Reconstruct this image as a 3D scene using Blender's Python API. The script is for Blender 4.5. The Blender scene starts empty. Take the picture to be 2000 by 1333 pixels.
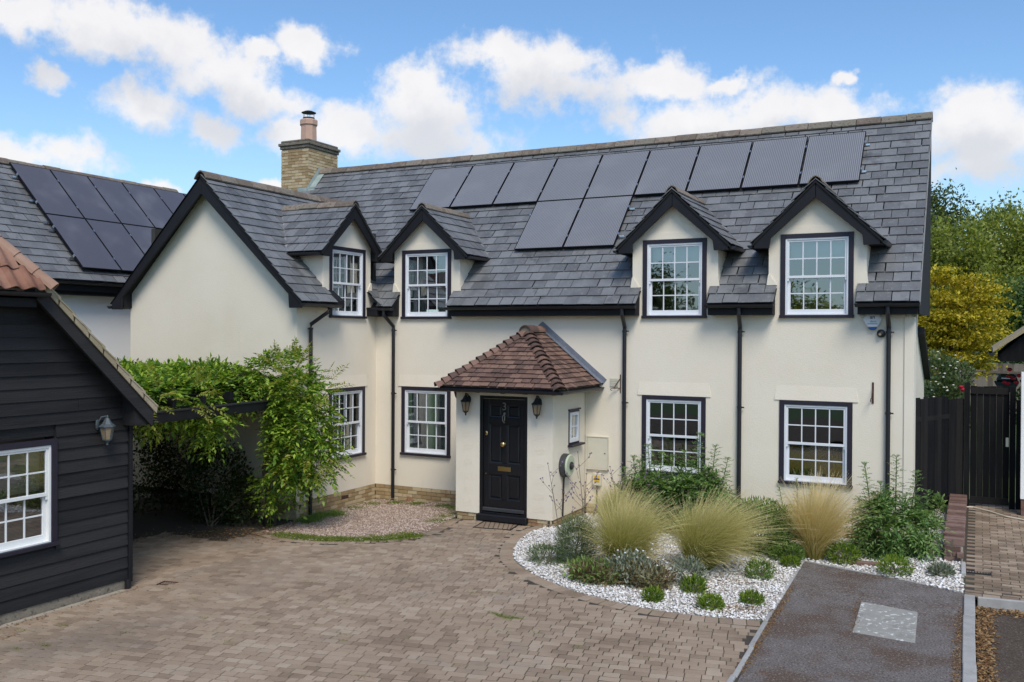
import bpy, bmesh, math, random
import numpy as np
from mathutils import Vector, Matrix
random.seed(7); RNG = np.random.default_rng(11)
SC = bpy.context.scene; COL = SC.collection
R = math.radians
def s(r, g, b):
    f = lambda c: (c/255/12.92) if c/255 <= .04045 else ((c/255+.055)/1.055)**2.4
    return (f(r), f(g), f(b), 1)
# ------------------------------------------------------------------ camera
CAM_Z, F_PX = 3.32, 1807.45
YAW, PITCH, ROLL = R(26.728), R(-.434), R(.314)
fw = Vector((-math.sin(YAW)*math.cos(PITCH), math.cos(YAW)*math.cos(PITCH), math.sin(PITCH)))
rt = Vector((math.cos(YAW), math.sin(YAW), 0)); up = rt.cross(fw)
r2 = math.cos(ROLL)*rt + math.sin(ROLL)*up; u2 = -math.sin(ROLL)*rt + math.cos(ROLL)*up
cd = bpy.data.cameras.new('camera'); cam = bpy.data.objects.new('camera', cd); COL.objects.link(cam)
cam.matrix_world = Matrix(((r2.x, u2.x, -fw.x, 0), (r2.y, u2.y, -fw.y, 0), (r2.z, u2.z, -fw.z, CAM_Z), (0, 0, 0, 1)))
cd.sensor_width = 36; cd.lens = 36*F_PX/2000; cd.clip_start = .1; cd.clip_end = 4000
SC.camera = cam
CP = Vector((0, 0, CAM_Z))
def proj(P):
    d = Vector(P)-CP; z = d.dot(fw)
    if z < .1: return (-9e3, -9e3, z)
    return (1000+F_PX*d.dot(r2)/z, 666.5-F_PX*d.dot(u2)/z, z)
# ------------------------------------------------------------------ light
SUN_EL, SUN_AZ = R(52), R(143)          # azimuth clockwise from +y: behind the camera, to the right
SC.view_settings.view_transform = 'Standard'; SC.view_settings.look = 'None'
SC.view_settings.gamma = 1; SC.view_settings.use_curve_mapping = False
SC.view_settings.exposure = EXPOSURE = 0.92
sd = bpy.data.lights.new('sun', 'SUN'); sd.energy = 1.5; sd.angle = R(24); sd.color = (1, .93, .82)
so = bpy.data.objects.new('sun', sd); COL.objects.link(so)
sdir = Vector((math.sin(SUN_AZ)*math.cos(SUN_EL), math.cos(SUN_AZ)*math.cos(SUN_EL), math.sin(SUN_EL)))
so.rotation_euler = sdir.to_track_quat('Z', 'Y').to_euler(); so.location = sdir*40
# ------------------------------------------------------------------ sky with cumulus
class NT:
    def __init__(self, tree): self.t = tree; self.n = tree.nodes; self.l = tree.links
    def new(self, typ, **kw):
        nd = self.n.new(typ)
        for k, v in kw.items(): setattr(nd, k, v)
        return nd
    def put(self, sock, v):
        if isinstance(v, bpy.types.NodeSocket): self.l.new(v, sock)
        elif v is not None: sock.default_value = v
    def math(self, op, a, b=None, c=None, clamp=False):
        nd = self.new('ShaderNodeMath', operation=op, use_clamp=clamp)
        for i, v in enumerate((a, b, c)): self.put(nd.inputs[i], v)
        return nd.outputs[0]
    def vm(self, op, a, b=None, c=None, out=0):
        nd = self.new('ShaderNodeVectorMath', operation=op)
        for i, v in enumerate((a, b, c)):
            if v is not None: self.put(nd.inputs[i], v)
        return nd.outputs[out]
    def noise(self, vec, scale, detail=5, rough=.55, dist=0, col=False):
        nd = self.new('ShaderNodeTexNoise'); self.put(nd.inputs['Vector'], vec)
        nd.inputs['Scale'].default_value = scale; nd.inputs['Detail'].default_value = detail
        nd.inputs['Roughness'].default_value = rough; nd.inputs['Distortion'].default_value = dist
        return nd.outputs['Color' if col else 'Fac']
    def ramp(self, fac, stops, interp='LINEAR'):
        nd = self.new('ShaderNodeValToRGB'); self.put(nd.inputs[0], fac); e = nd.color_ramp.elements
        nd.color_ramp.interpolation = interp
        while len(e) < len(stops): e.new(.5)
        for q, (p, c) in zip(e, stops): q.position = p; q.color = c if len(c) == 4 else (*c, 1)
        return nd.outputs[0]
    def smooth(self, v, a, b):
        nd = self.new('ShaderNodeMapRange', interpolation_type='SMOOTHSTEP'); self.put(nd.inputs[0], v)
        nd.inputs[1].default_value = a; nd.inputs[2].default_value = b; return nd.outputs[0]
    def mix(self, f, a, b, blend='MIX'):
        nd = self.new('ShaderNodeMix', data_type='RGBA', blend_type=blend)
        self.put(nd.inputs[0], f); self.put(nd.inputs[6], a); self.put(nd.inputs[7], b); return nd.outputs[2]
W = bpy.data.worlds.new('World'); SC.world = W; W.use_nodes = True
T = NT(W.node_tree); T.n.clear()
sky = T.new('ShaderNodeTexSky', sky_type='NISHITA'); sky.sun_disc = False
sky.sun_elevation = SUN_EL; sky.sun_rotation = SUN_AZ; sky.air_density = 1.0; sky.dust_density = .6; sky.ozone_density = 2.2
tc = T.new('ShaderNodeTexCoord').outputs['Generated']
sep = T.new('ShaderNodeSeparateXYZ'); T.l.new(tc, sep.inputs[0])
az = T.math('ARCTAN2', sep.outputs[0], sep.outputs[1]); el = T.math('ARCSINE', sep.outputs[2])
cmb = T.new('ShaderNodeCombineXYZ'); T.l.new(az, cmb.inputs[0]); T.l.new(el, cmb.inputs[1]); P0 = cmb.outputs[0]
wn = T.noise(tc, 9, 5, .6, col=True); wn2 = T.noise(tc, 34, 4, .6, col=True)
wv = T.vm('ADD', T.vm('MULTIPLY', T.vm('SUBTRACT', wn, (.5, .5, .5)), (.085, .06, 0)),
          T.vm('MULTIPLY', T.vm('SUBTRACT', wn2, (.5, .5, .5)), (.03, .025, 0)))
PW = T.vm('ADD', P0, wv)
# banks of cumulus: (azimuth, elevation, half width, half height) in degrees
def pxdir(x, y):
    d = fw*F_PX + r2*(x-1000) - u2*(y-666.5); d.normalize()
    return math.degrees(math.atan2(d.x, d.y)), math.degrees(math.asin(d.z))
BANKS = [(*pxdir(x, y), a/32, b/30) for x, y, a, b in (
    (60, 45, 120, 48), (230, 60, 150, 62), (360, 95, 100, 55), (430, 150, 120, 62), (500, 185, 110, 45), (280, 205, 115, 48), (410, 245, 70, 40),
    (610, 82, 85, 40), (500, 92, 50, 22), (95, 157, 34, 22), (840, 215, 140, 85), (830, 270, 210, 55), (660, 250, 95, 66), (560, 250, 90, 40), (845, 165, 75, 50),
    (960, 105, 110, 40), (1080, 130, 180, 66), (1110, 175, 160, 50), (1290, 155, 110, 42), (1400, 165, 48, 20), (1350, 245, 180, 62), (1490, 215, 120, 48),
    (1640, 225, 120, 36), (1900, 230, 110, 55), (1960, 280, 170, 80), (1900, 330, 130, 45), (60, 305, 130, 46), (310, 372, 60, 18), (530, 362, 70, 22), (1670, 172, 26, 16))]
BANKS += [(a, e, w, h) for a, e, w, h in ((-80, 15, 11, 4.5), (-115, 24, 14, 6), (-150, 14, 15, 5), (175, 33, 15, 7), (135, 20, 14, 6), (95, 14, 13, 5), (55, 27, 13, 5), (25, 13, 9, 4), (-35, 44, 14, 6), (100, 50, 16, 7))]
def bank_field(P, banks=None):
    cur = None
    for a, e, w, h in (banks or BANKS):
        sx, sy = 1/R(w), 1/R(h)
        L = T.vm('LENGTH', T.vm('MULTIPLY_ADD', P, (sx, sy, 0), (-R(a)*sx, -R(e)*sy, 0)), out=1)
        cur = L if cur is None else T.math('SMOOTH_MIN', cur, L, .25)
    return T.math('SUBTRACT', 1, cur)
fb = T.noise(tc, 20, 7, .62); fb0 = T.math('SUBTRACT', fb, .5)
dens0 = T.math('MULTIPLY_ADD', fb0, 2.3, bank_field(PW))
cov = T.smooth(dens0, -.12, .62)
abv = T.math('MULTIPLY_ADD', fb0, 1.2, bank_field(T.vm('ADD', PW, (0, R(2.3), 0)), [b for b in BANKS if b[2] > 3.2 and b[3] > 1.55][:15]))   # how much cloud lies above: greyer bellies
belly = T.smooth(abv, -.25, .75)
fbs = T.noise(T.vm('ADD', tc, (.012, -.004, .016)), 20, 3, .6)
lit = T.math('MULTIPLY_ADD', T.math('SUBTRACT', fb, fbs), 2.2, .5, clamp=True)
ccol = T.mix(belly, (5.3, 5.15, 5.05, 1), (3.95, 3.95, 4.1, 1))
ccol = T.mix(T.math('MULTIPLY', lit, .22), ccol, (3.9, 3.9, 4.1, 1))
skc = T.mix(1.0, sky.outputs[0], (.70, .85, .95, 1), 'MULTIPLY')
haze = T.smooth(el, R(16), R(-2))
skc = T.mix(T.math('MULTIPLY', haze, .45), skc, (3.7, 4.9, 5.4, 1))
wcol = T.mix(T.math('MULTIPLY', cov, .92), skc, ccol)
bg = T.new('ShaderNodeBackground'); T.l.new(wcol, bg.inputs[0]); bg.inputs[1].default_value = .1
wo = T.new('ShaderNodeOutputWorld'); T.l.new(bg.outputs[0], wo.inputs[0])
W.cycles.sampling_method = 'MANUAL'; W.cycles.sample_map_resolution = 512

# ------------------------------------------------------------------ materials
MATS = {}
def pm(name, cols, scale=4, rough=.8, bump=0, bscale=60, rnd=0, spec=.4, metal=0, coat=0, speck=None, detail=6, stain=None, stretch=None, thin=0, attr=None, aniso=None):
    """cols: ramp over noise; rnd: piece-to-piece brightness; speck: [(colour, scale, lo, hi)] lichen and dirt; stain: (colour, scale, lo, hi)"""
    m = bpy.data.materials.new(name); m.use_nodes = True; N = NT(m.node_tree); N.n.clear()
    g = N.new('ShaderNodeNewGeometry'); P = g.outputs['Position']
    if stretch: P = N.vm('MULTIPLY', P, stretch)
    ir = N.new('ShaderNodeObjectInfo').outputs['Random']; ia = g.outputs['Random Per Island']
    rv = N.math('FRACT', N.math('MULTIPLY_ADD', ir, 7.31, N.math('MULTIPLY', ia, 13.7)))
    nz = N.noise(P, scale, detail, .6); cols = list(cols)*2 if len(cols) == 1 else cols
    if rnd: nz = N.math('ADD', nz, N.math('MULTIPLY', N.math('SUBTRACT', rv, .5), rnd))
    k = len(cols)
    c = N.ramp(nz, [(.28+.44*i/max(1, k-1), q) for i, q in enumerate(cols)])
    if attr:
        at = N.new('ShaderNodeAttribute', attribute_name='t'); c2 = N.ramp(at.outputs['Fac'], attr)
        c = c2
        c = N.mix(N.math('MULTIPLY', rv, .45), c, N.mix(1, c, (.6, .62, .5, 1), 'MULTIPLY'))
    for q in ([stain] if stain else [])+(speck or []):
        col, sc_, lo, hi = q[:4]
        f = N.smooth(N.noise(N.vm('MULTIPLY', g.outputs['Position'], q[5]) if len(q) > 5 else g.outputs['Position'], sc_, 7, .65), lo, hi)
        if len(q) > 4: f = N.math('MULTIPLY', f, q[4])
        c = N.mix(f, c, col)
    b = N.new('ShaderNodeBsdfPrincipled'); N.put(b.inputs['Base Color'], c)
    b.inputs['Roughness'].default_value = rough; b.inputs['Metallic'].default_value = metal
    b.inputs['Specular IOR Level'].default_value = spec; b.inputs['Coat Weight'].default_value = coat
    if bump:
        bn = N.new('ShaderNodeBump'); bn.inputs['Strength'].default_value = bump; bn.inputs['Distance'].default_value = .01
        N.put(bn.inputs['Height'], N.noise(P, bscale, 4, .6)); N.l.new(bn.outputs[0], b.inputs['Normal'])
    out = N.new('ShaderNodeOutputMaterial'); sh = b.outputs[0]
    if thin:
        tr = N.new('ShaderNodeBsdfTranslucent'); N.put(tr.inputs[0], N.mix(1, c, (1.25, 1.3, .6, 1), 'MULTIPLY'))
        mx = N.new('ShaderNodeMixShader'); mx.inputs[0].default_value = thin
        N.l.new(sh, mx.inputs[1]); N.l.new(tr.outputs[0], mx.inputs[2]); sh = mx.outputs[0]
    N.l.new(sh, out.inputs[0]); MATS[name] = m; return m
def c3(*v): return (*v, 1)
pm('render', [c3(.765, .68, .545), c3(.805, .722, .59), c3(.825, .75, .625)], .7, .92, .42, 75, spec=.1, stain=(c3(.60, .56, .48), 1.6, .60, .86, .35), speck=[(c3(.58, .54, .46), 1.6, .60, .84, .35, (4, 4, .35)), (c3(.50, .46, .40), 26, .70, .76, .4)])
pm('render_white', [c3(.86, .85, .83), c3(.90, .89, .87)], .9, .9, .4, 95, spec=.2)
pm('slate', [c3(.112, .113, .117), c3(.150, .152, .156), c3(.188, .190, .194)], 2.2, .50, .35, 40, rnd=.42, spec=.5, speck=[(c3(.27, .265, .25), 14, .56, .68, .5), (c3(.05, .048, .05), 2.4, .55, .70, .6), (c3(.30, .30, .28), 38, .60, .68, .45)])
pm('ridge', [c3(.15, .115, .09), c3(.24, .19, .15), c3(.19, .165, .13)], 7, .9, .5, 60, rnd=.6, speck=[(c3(.09, .08, .065), 22, .52, .66), (c3(.55, .53, .46), 38, .63, .70, .8), (c3(.40, .28, .07), 15, .68, .75, .6)])
pm('clay', [c3(.105, .062, .048), c3(.165, .094, .070), c3(.215, .125, .092)], 5, .85, .5, 70, rnd=.8, speck=[(c3(.075, .055, .05), 10, .55, .70, .8), (c3(.42, .38, .34), 26, .62, .72, .7)])
pm('pantile', [c3(.20, .088, .054), c3(.27, .128, .084), c3(.31, .17, .118)], 4, .85, .35, 60, rnd=.5, speck=[(c3(.16, .09, .07), 9, .58, .72, .7), (c3(.40, .36, .24), 14, .66, .74, .5)])
pm('hip_tile', [c3(.30, .17, .115), c3(.37, .23, .165)], 4, .85, .3, 60, rnd=.5, speck=[(c3(.22, .14, .11), 8, .58, .74, .6)])
pm('verge', [c3(.33, .27, .17), c3(.43, .36, .25)], 6, .95, .5, 50, rnd=.5, speck=[(c3(.2, .16, .11), 11, .58, .72, .7)])
pm('brick', [c3(.34, .235, .12), c3(.44, .325, .18), c3(.52, .41, .25)], 5, .9, .5, 60, rnd=1.1, speck=[(c3(.15, .12, .085), 9, .58, .75, .6), (c3(.30, .12, .07), 2.3, .60, .68, .7)])
pm('brick_red', [c3(.125, .068, .054), c3(.18, .105, .084), c3(.22, .14, .115)], 7, .95, .6, 60, rnd=.6, speck=[(c3(.07, .075, .05), 12, .54, .68, .7), (c3(.38, .36, .33), 30, .66, .73, .6)])
pm('mortar', [c3(.30, .26, .20), c3(.40, .35, .28)], 8, .95, .5, 60)
pm('stone_cap', [c3(.15, .13, .10), c3(.26, .22, .17)], 8, .95, .6, 50, rnd=.4, speck=[(c3(.08, .075, .06), 14, .52, .66), (c3(.45, .44, .38), 30, .66, .72, .6)])
pm('pot', [c3(.50, .32, .24), c3(.57, .38, .29)], 5, .85, .2, 50, rnd=.3)
pm('black_paint', [c3(.008, .008, .010), c3(.013, .013, .016)], 3, .6, .2, 50, spec=.3, rnd=.3)
pm('black_plastic', [c3(.010, .010, .013), c3(.016, .016, .020)], 3, .4, 0, spec=.5)
pm('barn_board', [c3(.013, .0125, .013), c3(.022, .021, .022), c3(.030, .028, .028)], 3, .72, .6, 22, rnd=.6, spec=.3, stretch=(1, .25, 3), speck=[(c3(.06, .06, .055), 40, .70, .76, .5)])
pm('fence_black', [c3(.006, .006, .007), c3(.012, .0115, .012), c3(.019, .017, .016)], 4, .85, .5, 30, rnd=.7, spec=.2, stretch=(3, 3, .3), speck=[(c3(.05, .05, .045), 25, .69, .76, .5)])
pm('fence_grey', [c3(.115, .092, .075), c3(.165, .135, .112), c3(.21, .18, .155)], 5, .9, .5, 30, rnd=.8, stretch=(4, 4, .4))
pm('frame_dark', [c3(.016, .012, .022), c3(.024, .019, .031)], 3, .5, .1, 60, spec=.45)
pm('white_upvc', [c3(.70, .71, .74), c3(.77, .78, .80)], 3, .35, 0, spec=.45)
pm('white_wood', [c3(.74, .74, .72), c3(.80, .80, .78)], 5, .5, .1, 60, spec=.4)
pm('lead', [c3(.17, .175, .18), c3(.28, .285, .29)], 6, .6, .2, 30, spec=.5, stain=(c3(.19, .155, .12), 5, .46, .66, .8))
pm('lead_new', [c3(.14, .155, .19), c3(.20, .215, .25)], 7, .5, .3, 30, spec=.5, stain=(c3(.34, .35, .36), 9, .56, .70, .6))
pm('lead_green', [c3(.25, .31, .29), c3(.36, .41, .38)], 6, .75, .2, 30)
pm('flash', [c3(.40, .41, .42), c3(.55, .56, .57)], 6, .5, .1, 30)
pm('door_black', [c3(.0075, .0075, .0095), c3(.012, .012, .0145)], 3, .33, .08, 30, spec=.5)
pm('brass', [c3(.62, .44, .16), c3(.75, .56, .25)], 6, .28, 0, metal=1)
pm('alu', [c3(.55, .56, .58), c3(.68, .69, .7)], 5, .35, 0, metal=1)
pm('panel_frame', [c3(.010, .010, .013)], 3, .7, 0, spec=.15)
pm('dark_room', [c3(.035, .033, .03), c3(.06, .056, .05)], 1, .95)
pm('curtain', [c3(.42, .40, .36), c3(.56, .54, .49)], 3, .95, .3, 30)
pm('blind', [c3(.66, .66, .64), c3(.74, .74, .72)], 3, .9)
pm('cream_plastic', [c3(.62, .57, .45), c3(.68, .63, .51)], 4, .5, .05, 60, spec=.35)
pm('white_plastic', [c3(.66, .68, .70), c3(.72, .74, .76)], 4, .35, 0, spec=.45)
pm('blue_plastic', [c3(.02, .08, .26)], 4, .35); pm('yellow_label', [c3(.75, .48, .03)], 4, .5); pm('ink', [c3(.03, .04, .08)], 4, .6)
pm('dark_grey', [c3(.035, .036, .04), c3(.055, .056, .06)], 5, .45, .05, 60); pm('pale_green', [c3(.42, .47, .33), c3(.48, .52, .38)], 5, .4)
pm('rust', [c3(.05, .025, .018), c3(.09, .045, .03)], 20, .9, .4, 60)
pm('iron_black', [c3(.012, .012, .013), c3(.025, .025, .026)], 12, .5, .1, 60, spec=.5)
pm('lantern_barn', [c3(.05, .065, .075), c3(.09, .11, .12)], 10, .45, .1, 60, spec=.5)
pm('lantern_glass', [c3(.20, .15, .09), c3(.30, .23, .15)], 8, .12, 0, spec=.5, coat=.6)
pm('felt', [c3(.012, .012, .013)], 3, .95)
pm('paver', [c3(.225, .165, .118), c3(.305, .226, .162), c3(.34, .256, .186), c3(.40, .315, .236)], 1.0, .92, .55, 70, rnd=.34, spec=.2, stain=(c3(.145, .118, .095), .5, .48, .68, .65), speck=[(c3(.36, .31, .20), .9, .58, .76, .28), (c3(.5, .47, .43), 27, .68, .74, .55), (c3(.06, .055, .045), 21, .64, .76, .4)])
pm('joint', [c3(.045, .038, .030), c3(.075, .062, .046)], 9, .98, .5, 60, speck=[(c3(.08, .10, .03), 2.3, .58, .70, .7)])
pm('path_brick', [c3(.20, .145, .10), c3(.29, .215, .155), c3(.35, .27, .2)], 2, .93, .5, 60, rnd=.6, spec=.2, stain=(c3(.12, .095, .075), 1.6, .5, .7, .6))
pm('asphalt', [c3(.15, .128, .117), c3(.215, .19, .177)], 4, .95, .9, 120, spec=.15, stain=(c3(.12, .076, .052), .9, .44, .64, .8), speck=[(c3(.045, .038, .034), 46, .48, .60, .7), (c3(.36, .34, .32), 40, .55, .64, .7), (c3(.15, .07, .03), 4.5, .60, .72, .8), (c3(.45, .45, .42), 11, .74, .77, .8)])
pm('asphalt_brown', [c3(.08, .06, .045), c3(.12, .095, .074)], 5, .95, .9, 120, spec=.15, speck=[(c3(.04, .03, .025), 46, .48, .60, .7), (c3(.26, .23, .19), 40, .56, .66, .6)])
pm('concrete', [c3(.30, .29, .275), c3(.40, .385, .365)], 6, .93, .5, 80, rnd=.3, speck=[(c3(.17, .16, .14), 9, .57, .72, .6), (c3(.58, .58, .56), 34, .66, .71, .6)])
pm('slab', [c3(.26, .25, .222), c3(.33, .318, .285)], 6, .9, .4, 80, speck=[(c3(.68, .68, .66), 15, .57, .62, .9), (c3(.20, .19, .16), 7, .50, .68, .6)])
pm('pebble', [c3(.56, .51, .46), c3(.74, .71, .67), c3(.86, .84, .81)], 6, .8, .15, 80, rnd=1.3, speck=[(c3(.42, .30, .22), 3.0, .66, .76, .45)])
pm('pebble_base', [c3(.34, .30, .26), c3(.48, .44, .39)], 30, .95, .8, 60)
pm('shingle', [c3(.36, .25, .19), c3(.50, .37, .29), c3(.62, .50, .42)], 5, .85, .15, 80, rnd=1.4)
pm('shingle_base', [c3(.22, .155, .11), c3(.32, .24, .18)], 30, .95, .8, 60)
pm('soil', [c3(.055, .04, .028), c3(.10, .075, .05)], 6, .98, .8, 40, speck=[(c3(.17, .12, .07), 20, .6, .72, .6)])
pm('litter', [c3(.15, .07, .025), c3(.26, .135, .045), c3(.36, .23, .11)], 9, .9, 0, rnd=1.2, thin=.2)
pm('moss', [c3(.07, .12, .015), c3(.14, .21, .025), c3(.24, .28, .04)], 6, .95, .6, 60, rnd=1.0, thin=.25)
pm('lawn', [c3(.035, .065, .014), c3(.06, .10, .02), c3(.085, .12, .03)], 3, .95, .4, 30, rnd=.5)
pm('bark', [c3(.07, .052, .038), c3(.13, .10, .075)], 9, .95, .7, 30)
pm('bark_birch', [c3(.30, .28, .25), c3(.5, .48, .45)], 5, .9, .4, 20)
def leafm(name, a, b, c, rough=.5, thin=.35): pm(name, [c3(*a), c3(*b), c3(*c)], 2.2, rough, 0, rnd=1.1, spec=.35, thin=thin)
leafm('wisteria_leaf', (.08, .165, .018), (.17, .31, .032), (.36, .48, .06))
leafm('leaf_tip', (.20, .26, .03), (.28, .30, .04), (.32, .30, .06))
leafm('thistle_leaf', (.085, .165, .04), (.16, .28, .08), (.27, .39, .14))
leafm('bush_leaf', (.10, .175, .032), (.18, .29, .06), (.27, .38, .10))
leafm('fennel_leaf', (.08, .12, .05), (.14, .20, .085), (.21, .27, .13))
leafm('sedum_leaf', (.10, .17, .02), (.18, .28, .032), (.29, .38, .055))
leafm('dry_leaf', (.15, .095, .05), (.27, .20, .11), (.36, .34, .19))
leafm('silver_leaf', (.16, .18, .13), (.26, .29, .22), (.38, .41, .34))
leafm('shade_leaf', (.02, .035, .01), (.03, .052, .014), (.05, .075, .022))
leafm('gold_leaf', (.25, .21, .012), (.46, .37, .02), (.64, .52, .05), .6, .35)
leafm('birch_leaf', (.15, .18, .035), (.25, .29, .06), (.36, .39, .09), .6, .45)
leafm('oak_leaf', (.06, .085, .025), (.11, .14, .045), (.16, .195, .07), .6, .4)
leafm('rose_leaf', (.05, .095, .02), (.10, .16, .04), (.16, .23, .07))
pm('rose', [c3(.45, .012, .03), c3(.62, .03, .06)], 9, .6, rnd=.5, thin=.2); pm('flower_white', [c3(.75, .74, .70)], 5, .7, thin=.2)
pm('flower_grey', [c3(.55, .56, .55), c3(.7, .71, .70)], 5, .7); pm('verbena', [c3(.16, .10, .17), c3(.24, .16, .24)], 9, .8)
pm('stem_green', [c3(.07, .10, .03), c3(.12, .15, .05)], 5, .7); pm('stem_brown', [c3(.11, .085, .06), c3(.17, .135, .10)], 5, .8)
pm('stipa', [c3(0, 0, 0)], 3, .65, spec=.3, thin=.3, attr=[(0, s(92, 116, 40)), (.32, s(140, 156, 74)), (.6, s(190, 184, 116)), (1, s(230, 212, 166))])
pm('stipa_gold', [c3(0, 0, 0)], 3, .65, spec=.3, thin=.3, attr=[(0, s(138, 132, 60)), (.35, s(192, 174, 100)), (.65, s(224, 200, 142)), (1, s(240, 220, 184))])
pm('grill_green', [c3(.008, .022, .022), c3(.012, .03, .03)], 3, .35)
def glass_mat():
    m = bpy.data.materials.new('glass'); m.use_nodes = True; N = NT(m.node_tree); N.n.clear()
    fr = N.new('ShaderNodeFresnel'); fr.inputs[0].default_value = 1.52
    nz = N.noise(N.new('ShaderNodeNewGeometry').outputs['Position'], 1.7, 1); bn = N.new('ShaderNodeBump'); bn.inputs['Strength'].default_value = .12; bn.inputs['Distance'].default_value = .02
    N.l.new(nz, bn.inputs['Height'])
    gl = N.new('ShaderNodeBsdfGlossy'); gl.inputs['Roughness'].default_value = .015; gl.inputs[0].default_value = (.93, .97, 1, 1); N.l.new(bn.outputs[0], gl.inputs['Normal'])
    tr = N.new('ShaderNodeBsdfTransparent'); tr.inputs[0].default_value = (.72, .76, .75, 1)
    mx = N.new('ShaderNodeMixShader'); N.put(mx.inputs[0], N.math('MULTIPLY_ADD', fr.outputs[0], 2.6, .13, clamp=True))
    N.l.new(tr.outputs[0], mx.inputs[1]); N.l.new(gl.outputs[0], mx.inputs[2])
    o = N.new('ShaderNodeOutputMaterial'); N.l.new(mx.outputs[0], o.inputs[0]); MATS['glass'] = m
pm('old_metal', [c3(.22, .20, .16), c3(.34, .31, .25)], 9, .45, 0, metal=.8)
glass_mat()
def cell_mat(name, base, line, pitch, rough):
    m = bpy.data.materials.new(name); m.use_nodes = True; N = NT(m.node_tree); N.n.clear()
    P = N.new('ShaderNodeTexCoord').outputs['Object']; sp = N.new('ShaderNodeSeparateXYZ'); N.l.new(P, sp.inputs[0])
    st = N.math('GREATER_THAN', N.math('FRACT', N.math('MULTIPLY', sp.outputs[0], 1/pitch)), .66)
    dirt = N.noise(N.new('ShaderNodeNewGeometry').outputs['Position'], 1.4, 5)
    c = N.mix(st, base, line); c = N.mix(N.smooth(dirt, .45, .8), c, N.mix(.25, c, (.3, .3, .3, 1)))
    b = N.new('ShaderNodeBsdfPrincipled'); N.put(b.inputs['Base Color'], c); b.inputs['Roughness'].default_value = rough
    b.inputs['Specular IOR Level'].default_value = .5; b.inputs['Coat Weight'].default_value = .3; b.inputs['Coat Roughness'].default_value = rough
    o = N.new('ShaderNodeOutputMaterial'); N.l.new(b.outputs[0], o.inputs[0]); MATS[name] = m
cell_mat('cells', c3(.128, .126, .134), c3(.28, .278, .288), .034, .36)  # greys lifted above real cells: bright sky reflection put into the base colour
cell_mat('cells_plain', c3(.080, .074, .088), c3(.10, .094, .108), .034, .36)

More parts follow.
